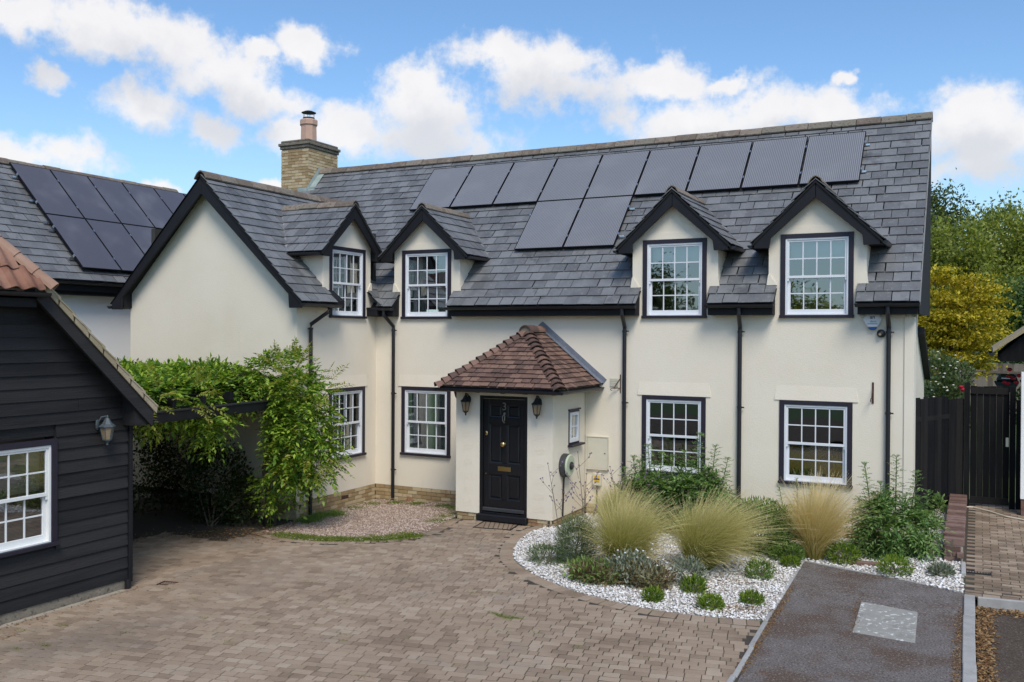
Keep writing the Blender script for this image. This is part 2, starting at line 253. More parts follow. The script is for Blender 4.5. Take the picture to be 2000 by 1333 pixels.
# ------------------------------------------------------------------ mesh helpers
class MB:
    def __init__(self): self.v = []; self.f = []
    def add(self, vs, fs):
        o = len(self.v); self.v += [tuple(p) for p in vs]; self.f += [tuple(i+o for i in q) for q in fs]; return self
    def box(self, x0, x1, y0, y1, z0, z1, M=None):
        vs = [Vector(p) for p in ((x0, y0, z0), (x1, y0, z0), (x1, y1, z0), (x0, y1, z0), (x0, y0, z1), (x1, y0, z1), (x1, y1, z1), (x0, y1, z1))]
        if M: vs = [M @ p for p in vs]
        return self.add(vs, ((0, 3, 2, 1), (4, 5, 6, 7), (0, 1, 5, 4), (1, 2, 6, 5), (2, 3, 7, 6), (3, 0, 4, 7)))
    def prism(self, poly, a, b):
        """poly: list of 3-D points, extruded from a to b offsets (vectors)"""
        n = len(poly); a = Vector(a); b = Vector(b)
        vs = [Vector(p)+a for p in poly]+[Vector(p)+b for p in poly]
        return self.add(vs, [tuple(range(n-1, -1, -1)), tuple(range(n, 2*n))]+[(i, (i+1) % n, n+(i+1) % n, n+i) for i in range(n)])
    def bar(self, a, b, w, h, upv=(0, 0, 1)):
        a = Vector(a); b = Vector(b); d = (b-a).normalized(); sx = d.cross(Vector(upv))
        sx = sx.normalized() if sx.length > 1e-6 else Vector((1, 0, 0)); u = sx.cross(d)
        p = [a+sx*i*w/2+u*j*h/2 for i, j in ((-1, -1), (1, -1), (1, 1), (-1, 1))]
        return self.prism(p, (0, 0, 0), b-a)
    def tube(self, pts, r, n=8, cap=True):
        pts = [Vector(p) for p in pts]; k = len(pts); rs = r if isinstance(r, (list, tuple)) else [r]*k; vs = []; ref = Vector((.31, .2, .93))
        for i, p in enumerate(pts):
            d = (pts[min(i+1, k-1)]-pts[max(i-1, 0)]).normalized(); x = d.cross(ref)
            if x.length < .1: x = d.cross(Vector((1, 0, 0)))
            x.normalize(); y = d.cross(x)
            vs += [p+(x*math.cos(t)+y*math.sin(t))*rs[i] for t in (2*math.pi*j/n for j in range(n))]
        fs = [(i*n+j, i*n+(j+1) % n, (i+1)*n+(j+1) % n, (i+1)*n+j) for i in range(k-1) for j in range(n)]
        if cap: fs += [tuple(range(n-1, -1, -1)), tuple((k-1)*n+j for j in range(n))]
        return self.add(vs, fs)
    def lathe(self, prof, n=16, M=None, cap=True):
        vs = [Vector((r*math.cos(2*math.pi*j/n), r*math.sin(2*math.pi*j/n), z)) for r, z in prof for j in range(n)]
        if M: vs = [M @ p for p in vs]
        k = len(prof); fs = [(i*n+j, i*n+(j+1) % n, (i+1)*n+(j+1) % n, (i+1)*n+j) for i in range(k-1) for j in range(n)]
        if cap: fs += [tuple(range(n-1, -1, -1)), tuple((k-1)*n+j for j in range(n))]
        return self.add(vs, fs)
    def half_gutter(self, a, b, r, dn=(0, 0, -1), n=7):
        a = Vector(a); b = Vector(b); d = (b-a).normalized(); dn = Vector(dn); sx = d.cross(dn).normalized(); vs = []
        for p in (a, b):
            for rr in (r, r*.86):
                vs += [p+(sx*math.cos(t)+dn*math.sin(t))*rr for t in (math.pi*j/(n-1) for j in range(n))]
        fs = []
        for j in range(n-1):
            fs += [(j, j+1, 2*n+j+1, 2*n+j), (n+j+1, n+j, 3*n+j, 3*n+j+1), (j, n+j, n+j+1, j+1), (2*n+j, 2*n+j+1, 3*n+j+1, 3*n+j)]
        fs += [(0, 2*n, 3*n, n), (n-1, 2*n-1, 4*n-1, 3*n-1), tuple(n+j for j in range(n)), tuple(3*n+j for j in range(n))]
        return self.add(vs, fs)
    def mesh(self, name, m, smooth=False, bevel=0):
        me = bpy.data.meshes.new(name); me.from_pydata(self.v, [], self.f)
        if bevel or smooth == 'auto':
            bm = bmesh.new(); bm.from_mesh(me)
            if bevel: bmesh.ops.bevel(bm, geom=list(bm.edges), offset=bevel, segments=1, affect='EDGES', profile=.6)
            bm.to_mesh(me); bm.free()
        if m: me.materials.append(MATS[m])
        if smooth:
            me.polygons.foreach_set('use_smooth', [True]*len(me.polygons))
        me.update(); return me
    def build(self, name, m, parent=None, smooth=False, bevel=0, label=None, M=None, fixn=True):
        me = self.mesh(name, m, smooth, bevel)
        if fixn:
            bm = bmesh.new(); bm.from_mesh(me); bmesh.ops.recalc_face_normals(bm, faces=bm.faces); bm.to_mesh(me); bm.free()
        return link(name, me, parent, M, label)
def link(name, data, parent=None, M=None, label=None):
    o = bpy.data.objects.new(name, data); COL.objects.link(o)
    if M is not None: o.matrix_basis = M
    if parent is not None:
        o.parent = parent
        if parent.get('_base'): o.matrix_parent_inverse = Matrix.Translation(-Vector(parent['_base']))
    if label: o['label'] = label
    return o
def thing(name, label, cat, loc=(0, 0, 0), group=None):
    """an Empty at the base of a thing; children keep world coordinates"""
    o = bpy.data.objects.new(name, None); COL.objects.link(o); o.empty_display_size = .2; o.location = loc
    o['_base'] = tuple(float(q) for q in loc); return tag(o, label, cat, group)
def local_thing(name, label, cat, M, group=None):
    """an Empty whose children are given in its own coordinates"""
    o = bpy.data.objects.new(name, None); COL.objects.link(o); o.empty_display_size = .2; o.matrix_basis = M; return tag(o, label, cat, group)
def tag(o, label, cat, group=None):
    o['label'] = label; o['category'] = cat
    if group: o['group'] = group
    return o
def kind(o, k): o['kind'] = k; return o
def frame(o, x, y, z):
    o, x, y, z = Vector(o), Vector(x), Vector(y), Vector(z)
    return Matrix(((x.x, y.x, z.x, o.x), (x.y, y.y, z.y, o.y), (x.z, y.z, z.z, o.z), (0, 0, 0, 1)))
def np_mesh(name, V, Fq, m, smooth=False, t=None):
    me = bpy.data.meshes.new(name); V = np.asarray(V, np.float32).reshape(-1, 3); Fq = np.asarray(Fq, np.int32); k = Fq.shape[1]; n = len(Fq)
    me.vertices.add(len(V)); me.vertices.foreach_set('co', V.ravel())
    me.loops.add(n*k); me.loops.foreach_set('vertex_index', Fq.ravel())
    me.polygons.add(n); me.polygons.foreach_set('loop_start', np.arange(0, n*k, k, dtype=np.int32)); me.polygons.foreach_set('loop_total', np.full(n, k, np.int32))
    if smooth: me.polygons.foreach_set('use_smooth', np.ones(n, bool))
    if m: me.materials.append(MATS[m])
    if t is not None:
        a = me.attributes.new('t', 'FLOAT', 'POINT'); a.data.foreach_set('value', np.asarray(t, np.float32))
    me.update(calc_edges=True); return me
def pieces(name, items, mesh, merged_parent, limit=300, plural=None):
    """items: (Matrix, parent). The `limit` that show largest become objects sharing one mesh; the rest one part of stuff."""
    sc = []
    for i, (M, par) in enumerate(items):
        p = M.translation; q = proj(p); sc_ = 0
        if -40 < q[0] < 2040 and -40 < q[1] < 1370:
            a = (M.col[0].xyz.cross(M.col[1].xyz)); sc_ = abs(a.dot((p-CP).normalized()))/q[2]**2
        sc.append((-sc_, i))
    sc.sort(); keep = set(i for _, i in sc[:limit])
    for i, (M, par) in enumerate(items):
        if i in keep: link(name, mesh, par, M)
    rest = [M for i, (M, par) in enumerate(items) if i not in keep]
    if rest:
        V = np.empty(len(mesh.vertices)*3, np.float32); mesh.vertices.foreach_get('co', V); V = np.c_[V.reshape(-1, 3), np.ones(len(mesh.vertices))]
        bm = [tuple(p.vertices) for p in mesh.polygons]; nv = len(V)
        A = np.array([np.array(M)[:3] for M in rest]); VV = np.einsum('kij,nj->kni', A, V).reshape(-1, 3)
        me = bpy.data.meshes.new(plural or name+'s'); me.from_pydata(VV.tolist(), [], [tuple(i+j*nv for i in f) for j in range(len(rest)) for f in bm])
        for q in mesh.materials: me.materials.append(q)
        kind(link(plural or name+'s', me, merged_parent), 'stuff')
def text_mesh(body, size, m, depth=.002, bold=False):
    cu = bpy.data.curves.new('lettering', 'FONT'); cu.body = body; cu.size = size; cu.extrude = depth; cu.align_x = 'CENTER'; cu.align_y = 'CENTER'
    if bold: cu.offset = size*.015
    ob = bpy.data.objects.new('lettering', cu); COL.objects.link(ob); dg = bpy.context.evaluated_depsgraph_get()
    me = bpy.data.meshes.new_from_object(ob.evaluated_get(dg)); bpy.data.objects.remove(ob); bpy.data.curves.remove(cu)
    me.materials.clear(); me.materials.append(MATS[m]); return me
def sm(a, b, t):
    t = min(1, max(0, (t-a)/(b-a))); return t*t*(3-2*t)
def gz(x, y):     # the lie of the land: the drive falls towards the wing, the side path climbs to its gate
    return -.10+.14*sm(-11.2, -7.6, x)-.04*sm(-4.5, -2.2, x)*sm(14.5, 11.5, y)+.05*max(0, y-13.2)*sm(-1.7, -.7, x)
def inside(p, poly):
    x, y = p; c = False; j = len(poly)-1
    for i in range(len(poly)):
        (x1, y1), (x2, y2) = poly[i], poly[j]
        if (y1 > y) != (y2 > y) and x < (x2-x1)*(y-y1)/(y2-y1)+x1: c = not c
        j = i
    return c

# ================================================================== THE SETTING: ground
def grid_sheet(name, poly, z, m, step=.5, parent=None):
    """a sheet over the bounding box of poly, cut to poly, following gz"""
    bm = bmesh.new(); vs = [bm.verts.new((x, y, 0)) for x, y in poly]; bm.faces.new(vs)
    xs = [p[0] for p in poly]; ys = [p[1] for p in poly]
    for ax, lo, hi in ((0, min(xs), max(xs)), (1, min(ys), max(ys))):
        k = lo+step
        while k < hi:
            co = [0, 0, 0]; no = [0, 0, 0]; co[ax] = k; no[ax] = 1
            bmesh.ops.bisect_plane(bm, geom=bm.verts[:]+bm.edges[:]+bm.faces[:], plane_co=co, plane_no=no); k += step
    for v in bm.verts: v.co.z = gz(v.co.x, v.co.y)+z
    bmesh.ops.recalc_face_normals(bm, faces=bm.faces)
    if bm.faces[:][0].normal.z < 0: bmesh.ops.reverse_faces(bm, faces=bm.faces)
    me = bpy.data.meshes.new(name); bm.to_mesh(me); bm.free(); me.materials.append(MATS[m]); return link(name, me, parent)
g = MB().add([(-1500, -1500, -.30), (1500, -1500, -.30), (1500, 1500, -.30), (-1500, 1500, -.30)], [(0, 1, 2, 3)]).build('ground', 'lawn', fixn=False); kind(g, 'structure')
BED_IN = [(-6.50, 14.35), (-6.60, 13.8), (-6.47, 13.1), (-6.24, 12.45), (-5.95, 11.93), (-5.38, 11.38), (-4.66, 10.92), (-3.92, 10.66), (-3.09, 10.66), (-2.17, 10.92)]
def chaikin(p, n=2):
    for _ in range(n):
        q = [p[0]]
        for a, b in zip(p, p[1:]):
            q += [(a[0]*.75+b[0]*.25, a[1]*.75+b[1]*.25), (a[0]*.25+b[0]*.75, a[1]*.25+b[1]*.75)]
        p = q+[p[-1]]
    return p
BED_C = chaikin(BED_IN)
BED = BED_C+[(-2.24, 13.93), (-.14, 13.20), (-.16, 14.55), (-.40, 14.58), (-.46, 18.0), (-1.06, 18.0), (-1.06, 15.72), (-6.36, 15.72), (-6.36, 14.35)]
PATCH_F = chaikin([(-11.0, 12.25), (-10.15, 11.93), (-9.25, 11.9), (-8.55, 12.15), (-8.15, 12.6), (-8.1, 13.2), (-8.34, 14.2)])
PATCH = PATCH_F+[(-8.34, 15.74), (-11.04, 15.74), (-11.04, 13.0)]
PAD = [(-2.24, 13.93), (-.14, 13.20), (-.02, 8), (.1, 1), (-1.85, 1), (-2.03, 8.86), (-2.14, 10.9)]
drive = kind(grid_sheet('driveway', [(-18, 3.2), (-1.9, 3.2), (-2.03, 8.86), (-2.16, 10.92), (-2.3, 15.74), (-18, 15.74)], -.0045, 'joint', .25), 'structure')
pad = kind(grid_sheet('asphalt_drive', PAD, .0, 'asphalt'), 'structure')
road = MB(); road.add([(.02, -7, -.09), (30, -7, -.09), (30, 13.0, -.09), (.02, 13.0, -.09)], [(0, 1, 2, 3)]); road.add([(-40, -7, -.094), (.02, -7, -.094), (.02, 1.0, -.094), (-40, 1.0, -.094)], [(0, 1, 2, 3)])
road = kind(road.build('road', 'asphalt_brown', fixn=False), 'structure')
bed = kind(grid_sheet('gravel_bed', BED, .0, 'pebble_base'), 'structure')
patch = kind(grid_sheet('shingle_patch', PATCH, .004, 'shingle_base'), 'structure')
path = kind(grid_sheet('side_path', [(-.14, 13.08), (1.6, 13.2), (1.6, 19.0), (-.2, 19.0)], -.005, 'joint'), 'structure')
rear = kind(grid_sheet('rear_garden', [(-1.2, 17.9), (6, 18.2), (30, 90), (-25, 90), (-6, 22.5), (-1.2, 22.5)], -.02-.25, 'lawn', 6), 'structure')
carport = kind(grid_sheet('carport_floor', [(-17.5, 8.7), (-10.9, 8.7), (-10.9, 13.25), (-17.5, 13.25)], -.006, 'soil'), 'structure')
# ---- block paving
ROT = R(12.2); ca, sa = math.cos(ROT), math.sin(ROT)
pv = MB(); e = .022
pv.add([(-.5, -.5, -1), (.5, -.5, -1), (.5, .5, -1), (-.5, .5, -1), (-.5, -.5, -.07), (.5, -.5, -.07), (.5, .5, -.07), (-.5, .5, -.07), (-.5+e*.7, -.5+e, 0), (.5-e*.7, -.5+e, 0), (.5-e*.7, .5-e, 0), (-.5+e*.7, .5-e, 0)],
       [(8, 9, 10, 11)]+[(i, (i+1) % 4, 4+(i+1) % 4, 4+i) for i in range(4)]+[(4+i, 4+(i+1) % 4, 8+(i+1) % 4, 8+i) for i in range(4)])
paver_me = pv.mesh('paver', 'paver'); items = []
ROW = .112; HOUSE_BLOCK = [(-8.32, 14.26), (-6.38, 14.26), (-6.38, 16), (-8.32, 16)]; BARN_BLOCK = [(-20, 2), (-10.12, 2), (-10.12, 8.6), (-20, 8.6)]
def off_poly(pl, d):
    o = []
    for i, p in enumerate(pl):
        a = Vector(pl[max(i-1, 0)]); b = Vector(pl[min(i+1, len(pl)-1)]); n = (b-a).normalized(); o.append((p[0]+n.y*d, p[1]-n.x*d))
    return o
EDGE_W = .21
BED_OUT = off_poly(BED_C, -EDGE_W-.01)
if (Vector(BED_OUT[20])-Vector((-3, 13))).length < (Vector(BED_C[20])-Vector((-3, 13))).length: BED_OUT = off_poly(BED_C, EDGE_W+.01); BS = 1
else: BS = -1
PATCH_OUT = off_poly(PATCH_F, EDGE_W+.01); PS = 1
if (Vector(PATCH_OUT[10])-Vector((-9.5, 14))).length < (Vector(PATCH_F[10])-Vector((-9.5, 14))).length: PATCH_OUT = off_poly(PATCH_F, -EDGE_W-.01); PS = -1
BEDX = BED_OUT+BED[len(BED_C):]; PATCHX = PATCH_OUT+PATCH[len(PATCH_F):]
def cleared(x, y):
    if x > -2.14+.045*(10.9-y)*.5+.0 and y < 11.2: return x < (-2.16 if y > 8.86 else -2.05)-.05+.06*(10.9-y)/2*0
    return True
def kerb_x(y): return -2.14+(-2.03+2.14)*(10.9-y)/(10.9-8.86)
rr = random.Random(3)
for j in range(-14, 160):
    v = j*ROW; uu = -22.0+rr.random()*.2
    while uu < 6:
        L = rr.choice((.108, .142, .165, .165, .205)); u = uu+L/2; uu += L
        x = -2+u*ca-(v)*sa; y = 4+u*sa+v*ca
        if y < 4.2 or x < -17.5 or y > 14.3: continue
        if x > kerb_x(y)-.035-L*.3: continue
        q = proj((x, y, 0))
        if not (-900 < q[0] < 2900 and q[1] < 2300 and q[1] > 900): continue
        if inside((x, y), BEDX) or inside((x, y), PATCHX) or inside((x, y), HOUSE_BLOCK) or inside((x, y), BARN_BLOCK): continue
        if x < -10.95 and y > 9.0 and not (y < 11.4 and x > -12.4): continue
        z = gz(x, y)+abs(rr.gauss(0, .0018)); a = ROT+rr.gauss(0, .010); tx, ty = rr.gauss(0, .006), rr.gauss(0, .006)
        M = Matrix.Translation((x, y, z)) @ Matrix.Rotation(a, 4, 'Z') @ Matrix.Rotation(tx, 4, 'X') @ Matrix.Rotation(ty, 4, 'Y') @ Matrix.Diagonal((L-.008, ROW-.014, .045, 1))
        items.append((M, drive))
def edging(pl, sgn, width, pitch):
    P = [Vector(p) for p in pl]; acc = 0; nxt = pitch/2
    for a, b in zip(P, P[1:]):
        d = b-a; L = d.length; dn = d/L; nn = Vector((dn.y, -dn.x))*sgn
        while nxt < acc+L:
            c = a+dn*(nxt-acc)+nn*(width/2+.004); z = gz(c.x, c.y)+.004+rr.gauss(0, .002)
            M = Matrix.Translation((c.x, c.y, z)) @ Matrix.Rotation(math.atan2(dn.y, dn.x)+rr.gauss(0, .012), 4, 'Z') @ Matrix.Diagonal((pitch-.007, width, .045, 1))
            items.append((M, drive)); nxt += pitch
        acc += L
edging(BED_C, BS, EDGE_W-.01, .155); edging(PATCH_F, PS, EDGE_W-.04, .108)
pieces('paver', items, paver_me, drive)
# ---- side path bricks
items = []; pb_me = pv.mesh('path_brick', 'path_brick')
for j in range(60):
    y = 13.34+j*.105
    for i in range(9):
        x = -.02+i*.215+(j % 2)*.107
        if y > 18.6 or x > 1.3: continue
        M = Matrix.Translation((x, y, gz(x, y)+rr.gauss(0, .002))) @ Matrix.Rotation(rr.gauss(0, .012), 4, 'Z') @ Matrix.Diagonal((.206, .098, .045, 1)); items.append((M, path))
for i in range(8):
    M = Matrix.Translation((-.03+i*.21, 13.2, gz(0, 13.2)+.003)) @ Matrix.Diagonal((.2, .16, .045, 1)); items.append((M, path))
pieces('path_brick', items, pb_me, path)
# ---- kerbs
def run_box(mb, a, b, w, z0, z1):
    a = Vector(a); b = Vector(b); d = (b-a).normalized(); n = Vector((-d.y, d.x))*w/2
    za, zb = gz(*a), gz(*b); vs = []
    for p, zz in ((a, za), (b, zb)):
        for sg, z in ((-1, z0), (1, z0), (1, z1), (-1, z1)): vs.append((p.x+n.x*sg, p.y+n.y*sg, zz+z))
    return mb.add(vs, [(0, 1, 2, 3), (7, 6, 5, 4), (0, 4, 5, 1), (1, 5, 6, 2), (2, 6, 7, 3), (3, 7, 4, 0)])
def kerb_line(label, nm, a, b, w, z0, z1, seg, m='concrete', jit=.006):
    t = thing(nm, label, 'kerb', (*a, gz(*a))); a = Vector(a); b = Vector(b); L = (b-a).length; n = max(1, round(L/seg)); d = (b-a)/n; dn = d.normalized()*.004
    for i in range(n):
        o = Vector((rr.gauss(0, jit), rr.gauss(0, jit))); run_box(MB(), a+d*i+o+dn, a+d*(i+1)+o-dn, w, z0, z1+rr.gauss(0, .003)).build('kerb_stone', m, t, bevel=.008)
kerb_line('narrow concrete edging kerb between the block paving and the asphalt', 'edging_kerb', (-2.165, 10.86), (-1.83, 1.5), .055, -.1, .02, .9)
kerb_line('narrow concrete edging kerb between white gravel and the left side of the asphalt', 'edging_kerb', (-2.255, 13.9), (-2.175, 10.9), .05, -.1, .018, .9)
kerb_line('narrow concrete edging kerb along the back of the asphalt below the gravel', 'edging_kerb', (-2.22, 13.95), (-.2, 13.245), .05, -.1, .014, .9)
kerb_line('broad worn concrete kerb between asphalt drive and brown road', 'road_kerb', (-.075, 13.05), (.03, 1.5), .125, -.2, .03, .92)
kerb_line('pale concrete kerb across the front of the side path', 'path_kerb', (.02, 13.06), (1.7, 13.2), .06, -.2, .015, .9)
kerb_line('short pale concrete edging upright beside the drain grate', 'edging_kerb', (-.16, 13.95), (-.17, 14.5), .06, -.1, .05, .6)
# ---- manhole slab and drain grates
sl = [(-1.27, 12.24), (-.62, 12.09), (-.58, 10.88), (-1.23, 10.96)]
MB().prism([(x, y, gz(x, y)) for x, y in sl], (0, 0, -.05), (0, 0, .008)).build('manhole_slab', 'slab', bevel=.004)
tag(bpy.data.objects['manhole_slab'], 'pale lichen-spotted concrete slab set in the asphalt', 'slab')
def grate(label, c, L, w, n, ang, m='iron_black', zz=.006):
    z = gz(*c)+zz; M = Matrix.Translation((c[0], c[1], z)) @ Matrix.Rotation(ang, 4, 'Z'); t = local_thing('drain_grate', label, 'grate', M)
    MB().box(-L/2, L/2, -w/2, -w/2+.015, -.03, 0).box(-L/2, L/2, w/2-.015, w/2, -.03, 0).box(-L/2, -L/2+.015, -w/2+.015, w/2-.015, -.03, 0).box(L/2-.015, L/2, -w/2+.015, w/2-.015, -.03, 0).build('frame', m, t)
    for i in range(n):
        x = -L/2+.015+(i+.5)*(L-.03)/n; MB().box(x-.006, x+.006, -w/2+.015, w/2-.015, -.03, -.004).build('bar', m, t)
    MB().box(-L/2+.015, L/2-.015, -w/2+.015, w/2-.015, -.05, -.032).build('pit', 'iron_black', t)
grate('black slotted drain grate in the brick side path', (.02, 14.2), .34, .15, 9, R(2))
grate('dark drain grate in the paving by the barn corner', (-9.62, 8.98), .30, .17, 8, R(12), 'rust')
ch = MB(); ch.box(-9.985, -9.90, 6.0, 8.5, -.2, .0); ch = ch.build('drain_channel', 'mortar'); ch.location.z = gz(-10, 7)+.012; tag(ch, 'pale concrete drain channel along the foot of the black barn', 'channel')
# ---- door mat set in the paving
MM = frame((-7.31, 13.98, gz(-7.3, 14)+.012), (math.cos(R(9)), math.sin(R(9)), 0), (-math.sin(R(9)), math.cos(R(9)), 0), (0, 0, 1))
t = local_thing('boot_scraper_mat', 'flat metal-framed mat let into the paving before the black door', 'mat', MM)
MB().box(-.34, .34, -.27, -.245, -.02, 0).box(-.34, .34, .245, .27, -.02, 0).box(-.34, -.315, -.245, .245, -.02, 0).box(.315, .34, -.245, .245, -.02, 0).build('frame', 'iron_black', t)
MB().box(-.315, .315, -.245, .245, -.03, -.006).build('infill', 'path_brick', t)
for i in range(7):
    x = -.28+i*.085; MB().bar((x, .24, -.003), (x+.12 if x < .2 else .31, -.24, -.003), .008, .006).build('bar', 'iron_black', t)
# ---- gravel: white pebbles in the bed, pink shingle in the patch
def pebbles(name, poly, n, r0, r1, m, parent, keep=lambda x, y: True, zoff=.0):
    xs = [p[0] for p in poly]; ys = [p[1] for p in poly]; pts = []
    while len(pts) < n:
        x = random.uniform(min(xs), max(xs)); y = random.uniform(min(ys), max(ys))
        if inside((x, y), poly) and keep(x, y): pts.append((x, y, gz(x, y)+zoff))
    pts = np.array(pts); k = len(pts)
    base = np.array([(1, 0, 0), (.3, .95, 0), (-.8, .55, .1), (-.8, -.6, 0), (.35, -.9, .1), (.15, .1, .75), (-.1, 0, -.6)])
    fc = np.array([(0, 1, 5), (1, 2, 5), (2, 3, 5), (3, 4, 5), (4, 0, 5), (1, 0, 6), (2, 1, 6), (3, 2, 6), (4, 3, 6), (0, 4, 6)])
    V = base[None]+RNG.normal(0, .16, (k, 7, 3)); V *= RNG.uniform(r0, r1, (k, 1, 1)); V[:, :, 2] *= .75
    a = RNG.uniform(0, 6.28, k); c, s_ = np.cos(a)[:, None], np.sin(a)[:, None]
    X = V[:, :, 0]*c-V[:, :, 1]*s_; Y = V[:, :, 0]*s_+V[:, :, 1]*c; tl = RNG.normal(0, .35, (k, 1)); Z = V[:, :, 2]+tl*X
    P = np.stack([X, Y, Z], 2)+pts[:, None, :]; P[:, :, 2] += RNG.uniform(0, r1*.8, (k, 1))
    me = np_mesh(name, P.reshape(-1, 3), (fc[None]+7*np.arange(k)[:, None, None]).reshape(-1, 3), m); o = link(name, me); kind(o, 'stuff'); o['label'] = parent[0]; o['category'] = parent[1]; return o
pebbles('white_gravel', BED, 34000, .011, .026, 'pebble', ('white stone gravel covering the planting bed', 'gravel'))
def pk(x, y): return (12.25 < y < 15.2) and x > -10.9+max(0, (13.1-y))*.5 and x < -8.35
pebbles('pink_shingle', PATCH, 17000, .008, .019, 'shingle', ('pinkish shingle on the patch in the corner of the house', 'gravel'), lambda x, y: random.random() < (1 if pk(x, y) else .28), .004)
def grass_tufts(name, pts, n, h, m, label, cat='moss', wid=.006):
    P = np.array(pts)[RNG.integers(0, len(pts), n)]; P[:, 0] += RNG.normal(0, .10, n); P[:, 1] += RNG.normal(0, .08, n)
    z = np.array([gz(x, y) for x, y in P[:, :2]]); a = RNG.uniform(0, 6.28, n); hh = RNG.uniform(.35, 1, n)*h; ln = RNG.normal(0, .6, (n, 2))*hh[:, None]
    w = np.stack([np.cos(a), np.sin(a), 0*a], 1)*wid; b = np.stack([P[:, 0], P[:, 1], z-.004], 1); tip = b+np.stack([ln[:, 0], ln[:, 1], hh], 1)
    V = np.stack([b-w, b+w, tip], 1); o = link(name, np_mesh(name, V, np.arange(3*n).reshape(-1, 3), m)); kind(o, 'stuff'); o['label'] = label; o['category'] = cat
mp = [(x, y-.0) for x, y in [(p[0]+.02, p[1]+.13) for p in PATCH_F[4:18]]]*3+[(-8.45, 12.55), (-8.4, 12.75), (-8.75, 12.4), (-9.3, 12.12), (-9.9, 12.1)]*2
grass_tufts('moss_edge', mp, 20000, .045, 'moss', 'bright green moss along the front edge of the pink shingle patch')
grass_tufts('moss_back', [(-8.55, 14.3), (-8.5, 14.6), (-8.7, 15.0), (-8.5, 13.9), (-9.2, 15.35), (-9.9, 15.5), (-10.4, 15.5), (-10.75, 15.2), (-10.8, 14.7), (-10.85, 14.2), (-8.9, 15.2)], 12000, .05, 'moss', 'grass and moss at the back of the shingle patch below the walls', 'grass', .004)
grass_tufts('weed_grass', [(-10.8, 13.4), (-10.85, 13.7), (-10.75, 13.2), (-10.7, 13.9)], 3000, .13, 'bush_leaf', 'short grass round the foot of the wing downpipe', 'grass', .004)
jp = []
for _ in range(34):
    x = random.uniform(-9.5, -2.6); y = random.uniform(7, 12.5)
    if not inside((x, y), BEDX) and not inside((x, y), PATCHX): jp.append((x, y))
jp += [(-9.7, 6.2), (-9.4, 6.0), (-9.0, 6.3), (-9.6, 6.8), (-9.3, 7.1), (-8.8, 6.5)]*2
jp += [(-4.95, 9.55), (-5.05, 9.6), (-4.85, 9.5), (-4.75, 9.55)]*4+[p for p in off_poly(BED_C, BS*.05)[8::3]]
def joint_weeds(pts, n):
    P = np.array(pts)[RNG.integers(0, len(pts), n)]; P[:, 0] += RNG.normal(0, .06, n); P[:, 1] += RNG.normal(0, .022, n)
    z = np.array([gz(x, y) for x, y in P]); a = RNG.uniform(0, 6.28, n); hh = RNG.uniform(.3, 1, n)*.022
    b = np.stack([P[:, 0], P[:, 1], z-.006], 1); w = np.stack([np.cos(a), np.sin(a), 0*a], 1)*.004; tip = b+np.stack([RNG.normal(0, .01, n), RNG.normal(0, .01, n), hh], 1)
    o = link('joint_weeds', np_mesh('joint_weeds', np.stack([b-w, b+w, tip], 1), np.arange(3*n).reshape(-1, 3), 'moss')); kind(o, 'stuff'); o['label'] = 'tiny weeds and moss in the joints of the block paving'; o['category'] = 'weeds'
joint_weeds(jp, 5000)
def litter(name, pts, n, m, label, sp=(.04, .25), sz=.02):
    P = np.array(pts, float)[RNG.integers(0, len(pts), n)]; P[:, 0] += RNG.normal(0, sp[0], n); P[:, 1] += RNG.normal(0, sp[1], n)
    zb = P[:, 2]+RNG.uniform(.002, .012, n); a = RNG.uniform(0, 6.28, n); L = RNG.uniform(.4, 1.2, n)*sz; d = np.stack([np.cos(a), np.sin(a), RNG.normal(0, .25, n)], 1)*L[:, None]; w = np.stack([-np.sin(a), np.cos(a), RNG.normal(0, .35, n)], 1)*(L*.45)[:, None]
    b = np.stack([P[:, 0], P[:, 1], zb], 1); V = np.stack([b-d, b+w, b+d, b-w], 1); V[:, :, 2] = np.maximum(V[:, :, 2], P[:, 2, None]+.002)
    o = link(name, np_mesh(name, V, np.arange(4*n).reshape(-1, 4), m)); kind(o, 'stuff'); o['label'] = label; o['category'] = 'leaves'
litter('leaf_litter', [(.10, y, -.088) for y in np.linspace(9.2, 12.9, 24)]+[(x, 12.98, -.085) for x in np.linspace(.1, .6, 5)], 2600, 'litter', 'brown leaf litter in the gutter of the brown road', (.055, .12), .026)
litter('moss_litter', [(-2.13-(y-10.9)*.035+.02, y, .002) for y in np.linspace(9.2, 13.7, 30)]+[(-2.1+i*.06, 13.83-i*.02, .002) for i in range(12)]+[(-1.31+.02*i, 12.15-i*.3, .002) for i in range(4)]+[(-.16, y, .002) for y in np.linspace(9.5, 13, 20)], 5200, 'litter', 'rusty dead moss and litter along the asphalt edges', (.03, .10), .012)
litter('carport_litter', [(-11.2, 11.9, -.09), (-11.5, 11.6, -.09), (-10.8, 12.0, -.09), (-11.9, 11.4, -.09), (-12.6, 10.8, -.09), (-10.9, 12.6, -.09), (-9.9, 11.6, -.08)], 2200, 'litter', 'dry leaves scattered on the ground below the wisteria', (.35, .22), .02)
litter('barn_litter', [(-9.86, y, gz(-9.9, y)) for y in (5.8, 6.1, 6.3, 6.5, 6.9, 7.3, 7.9, 8.4)]+[(-9.5, 6.4, gz(-9.5, 6.4))], 700, 'litter', 'dry leaves and dirt along the foot of the barn', (.07, .14), .016)
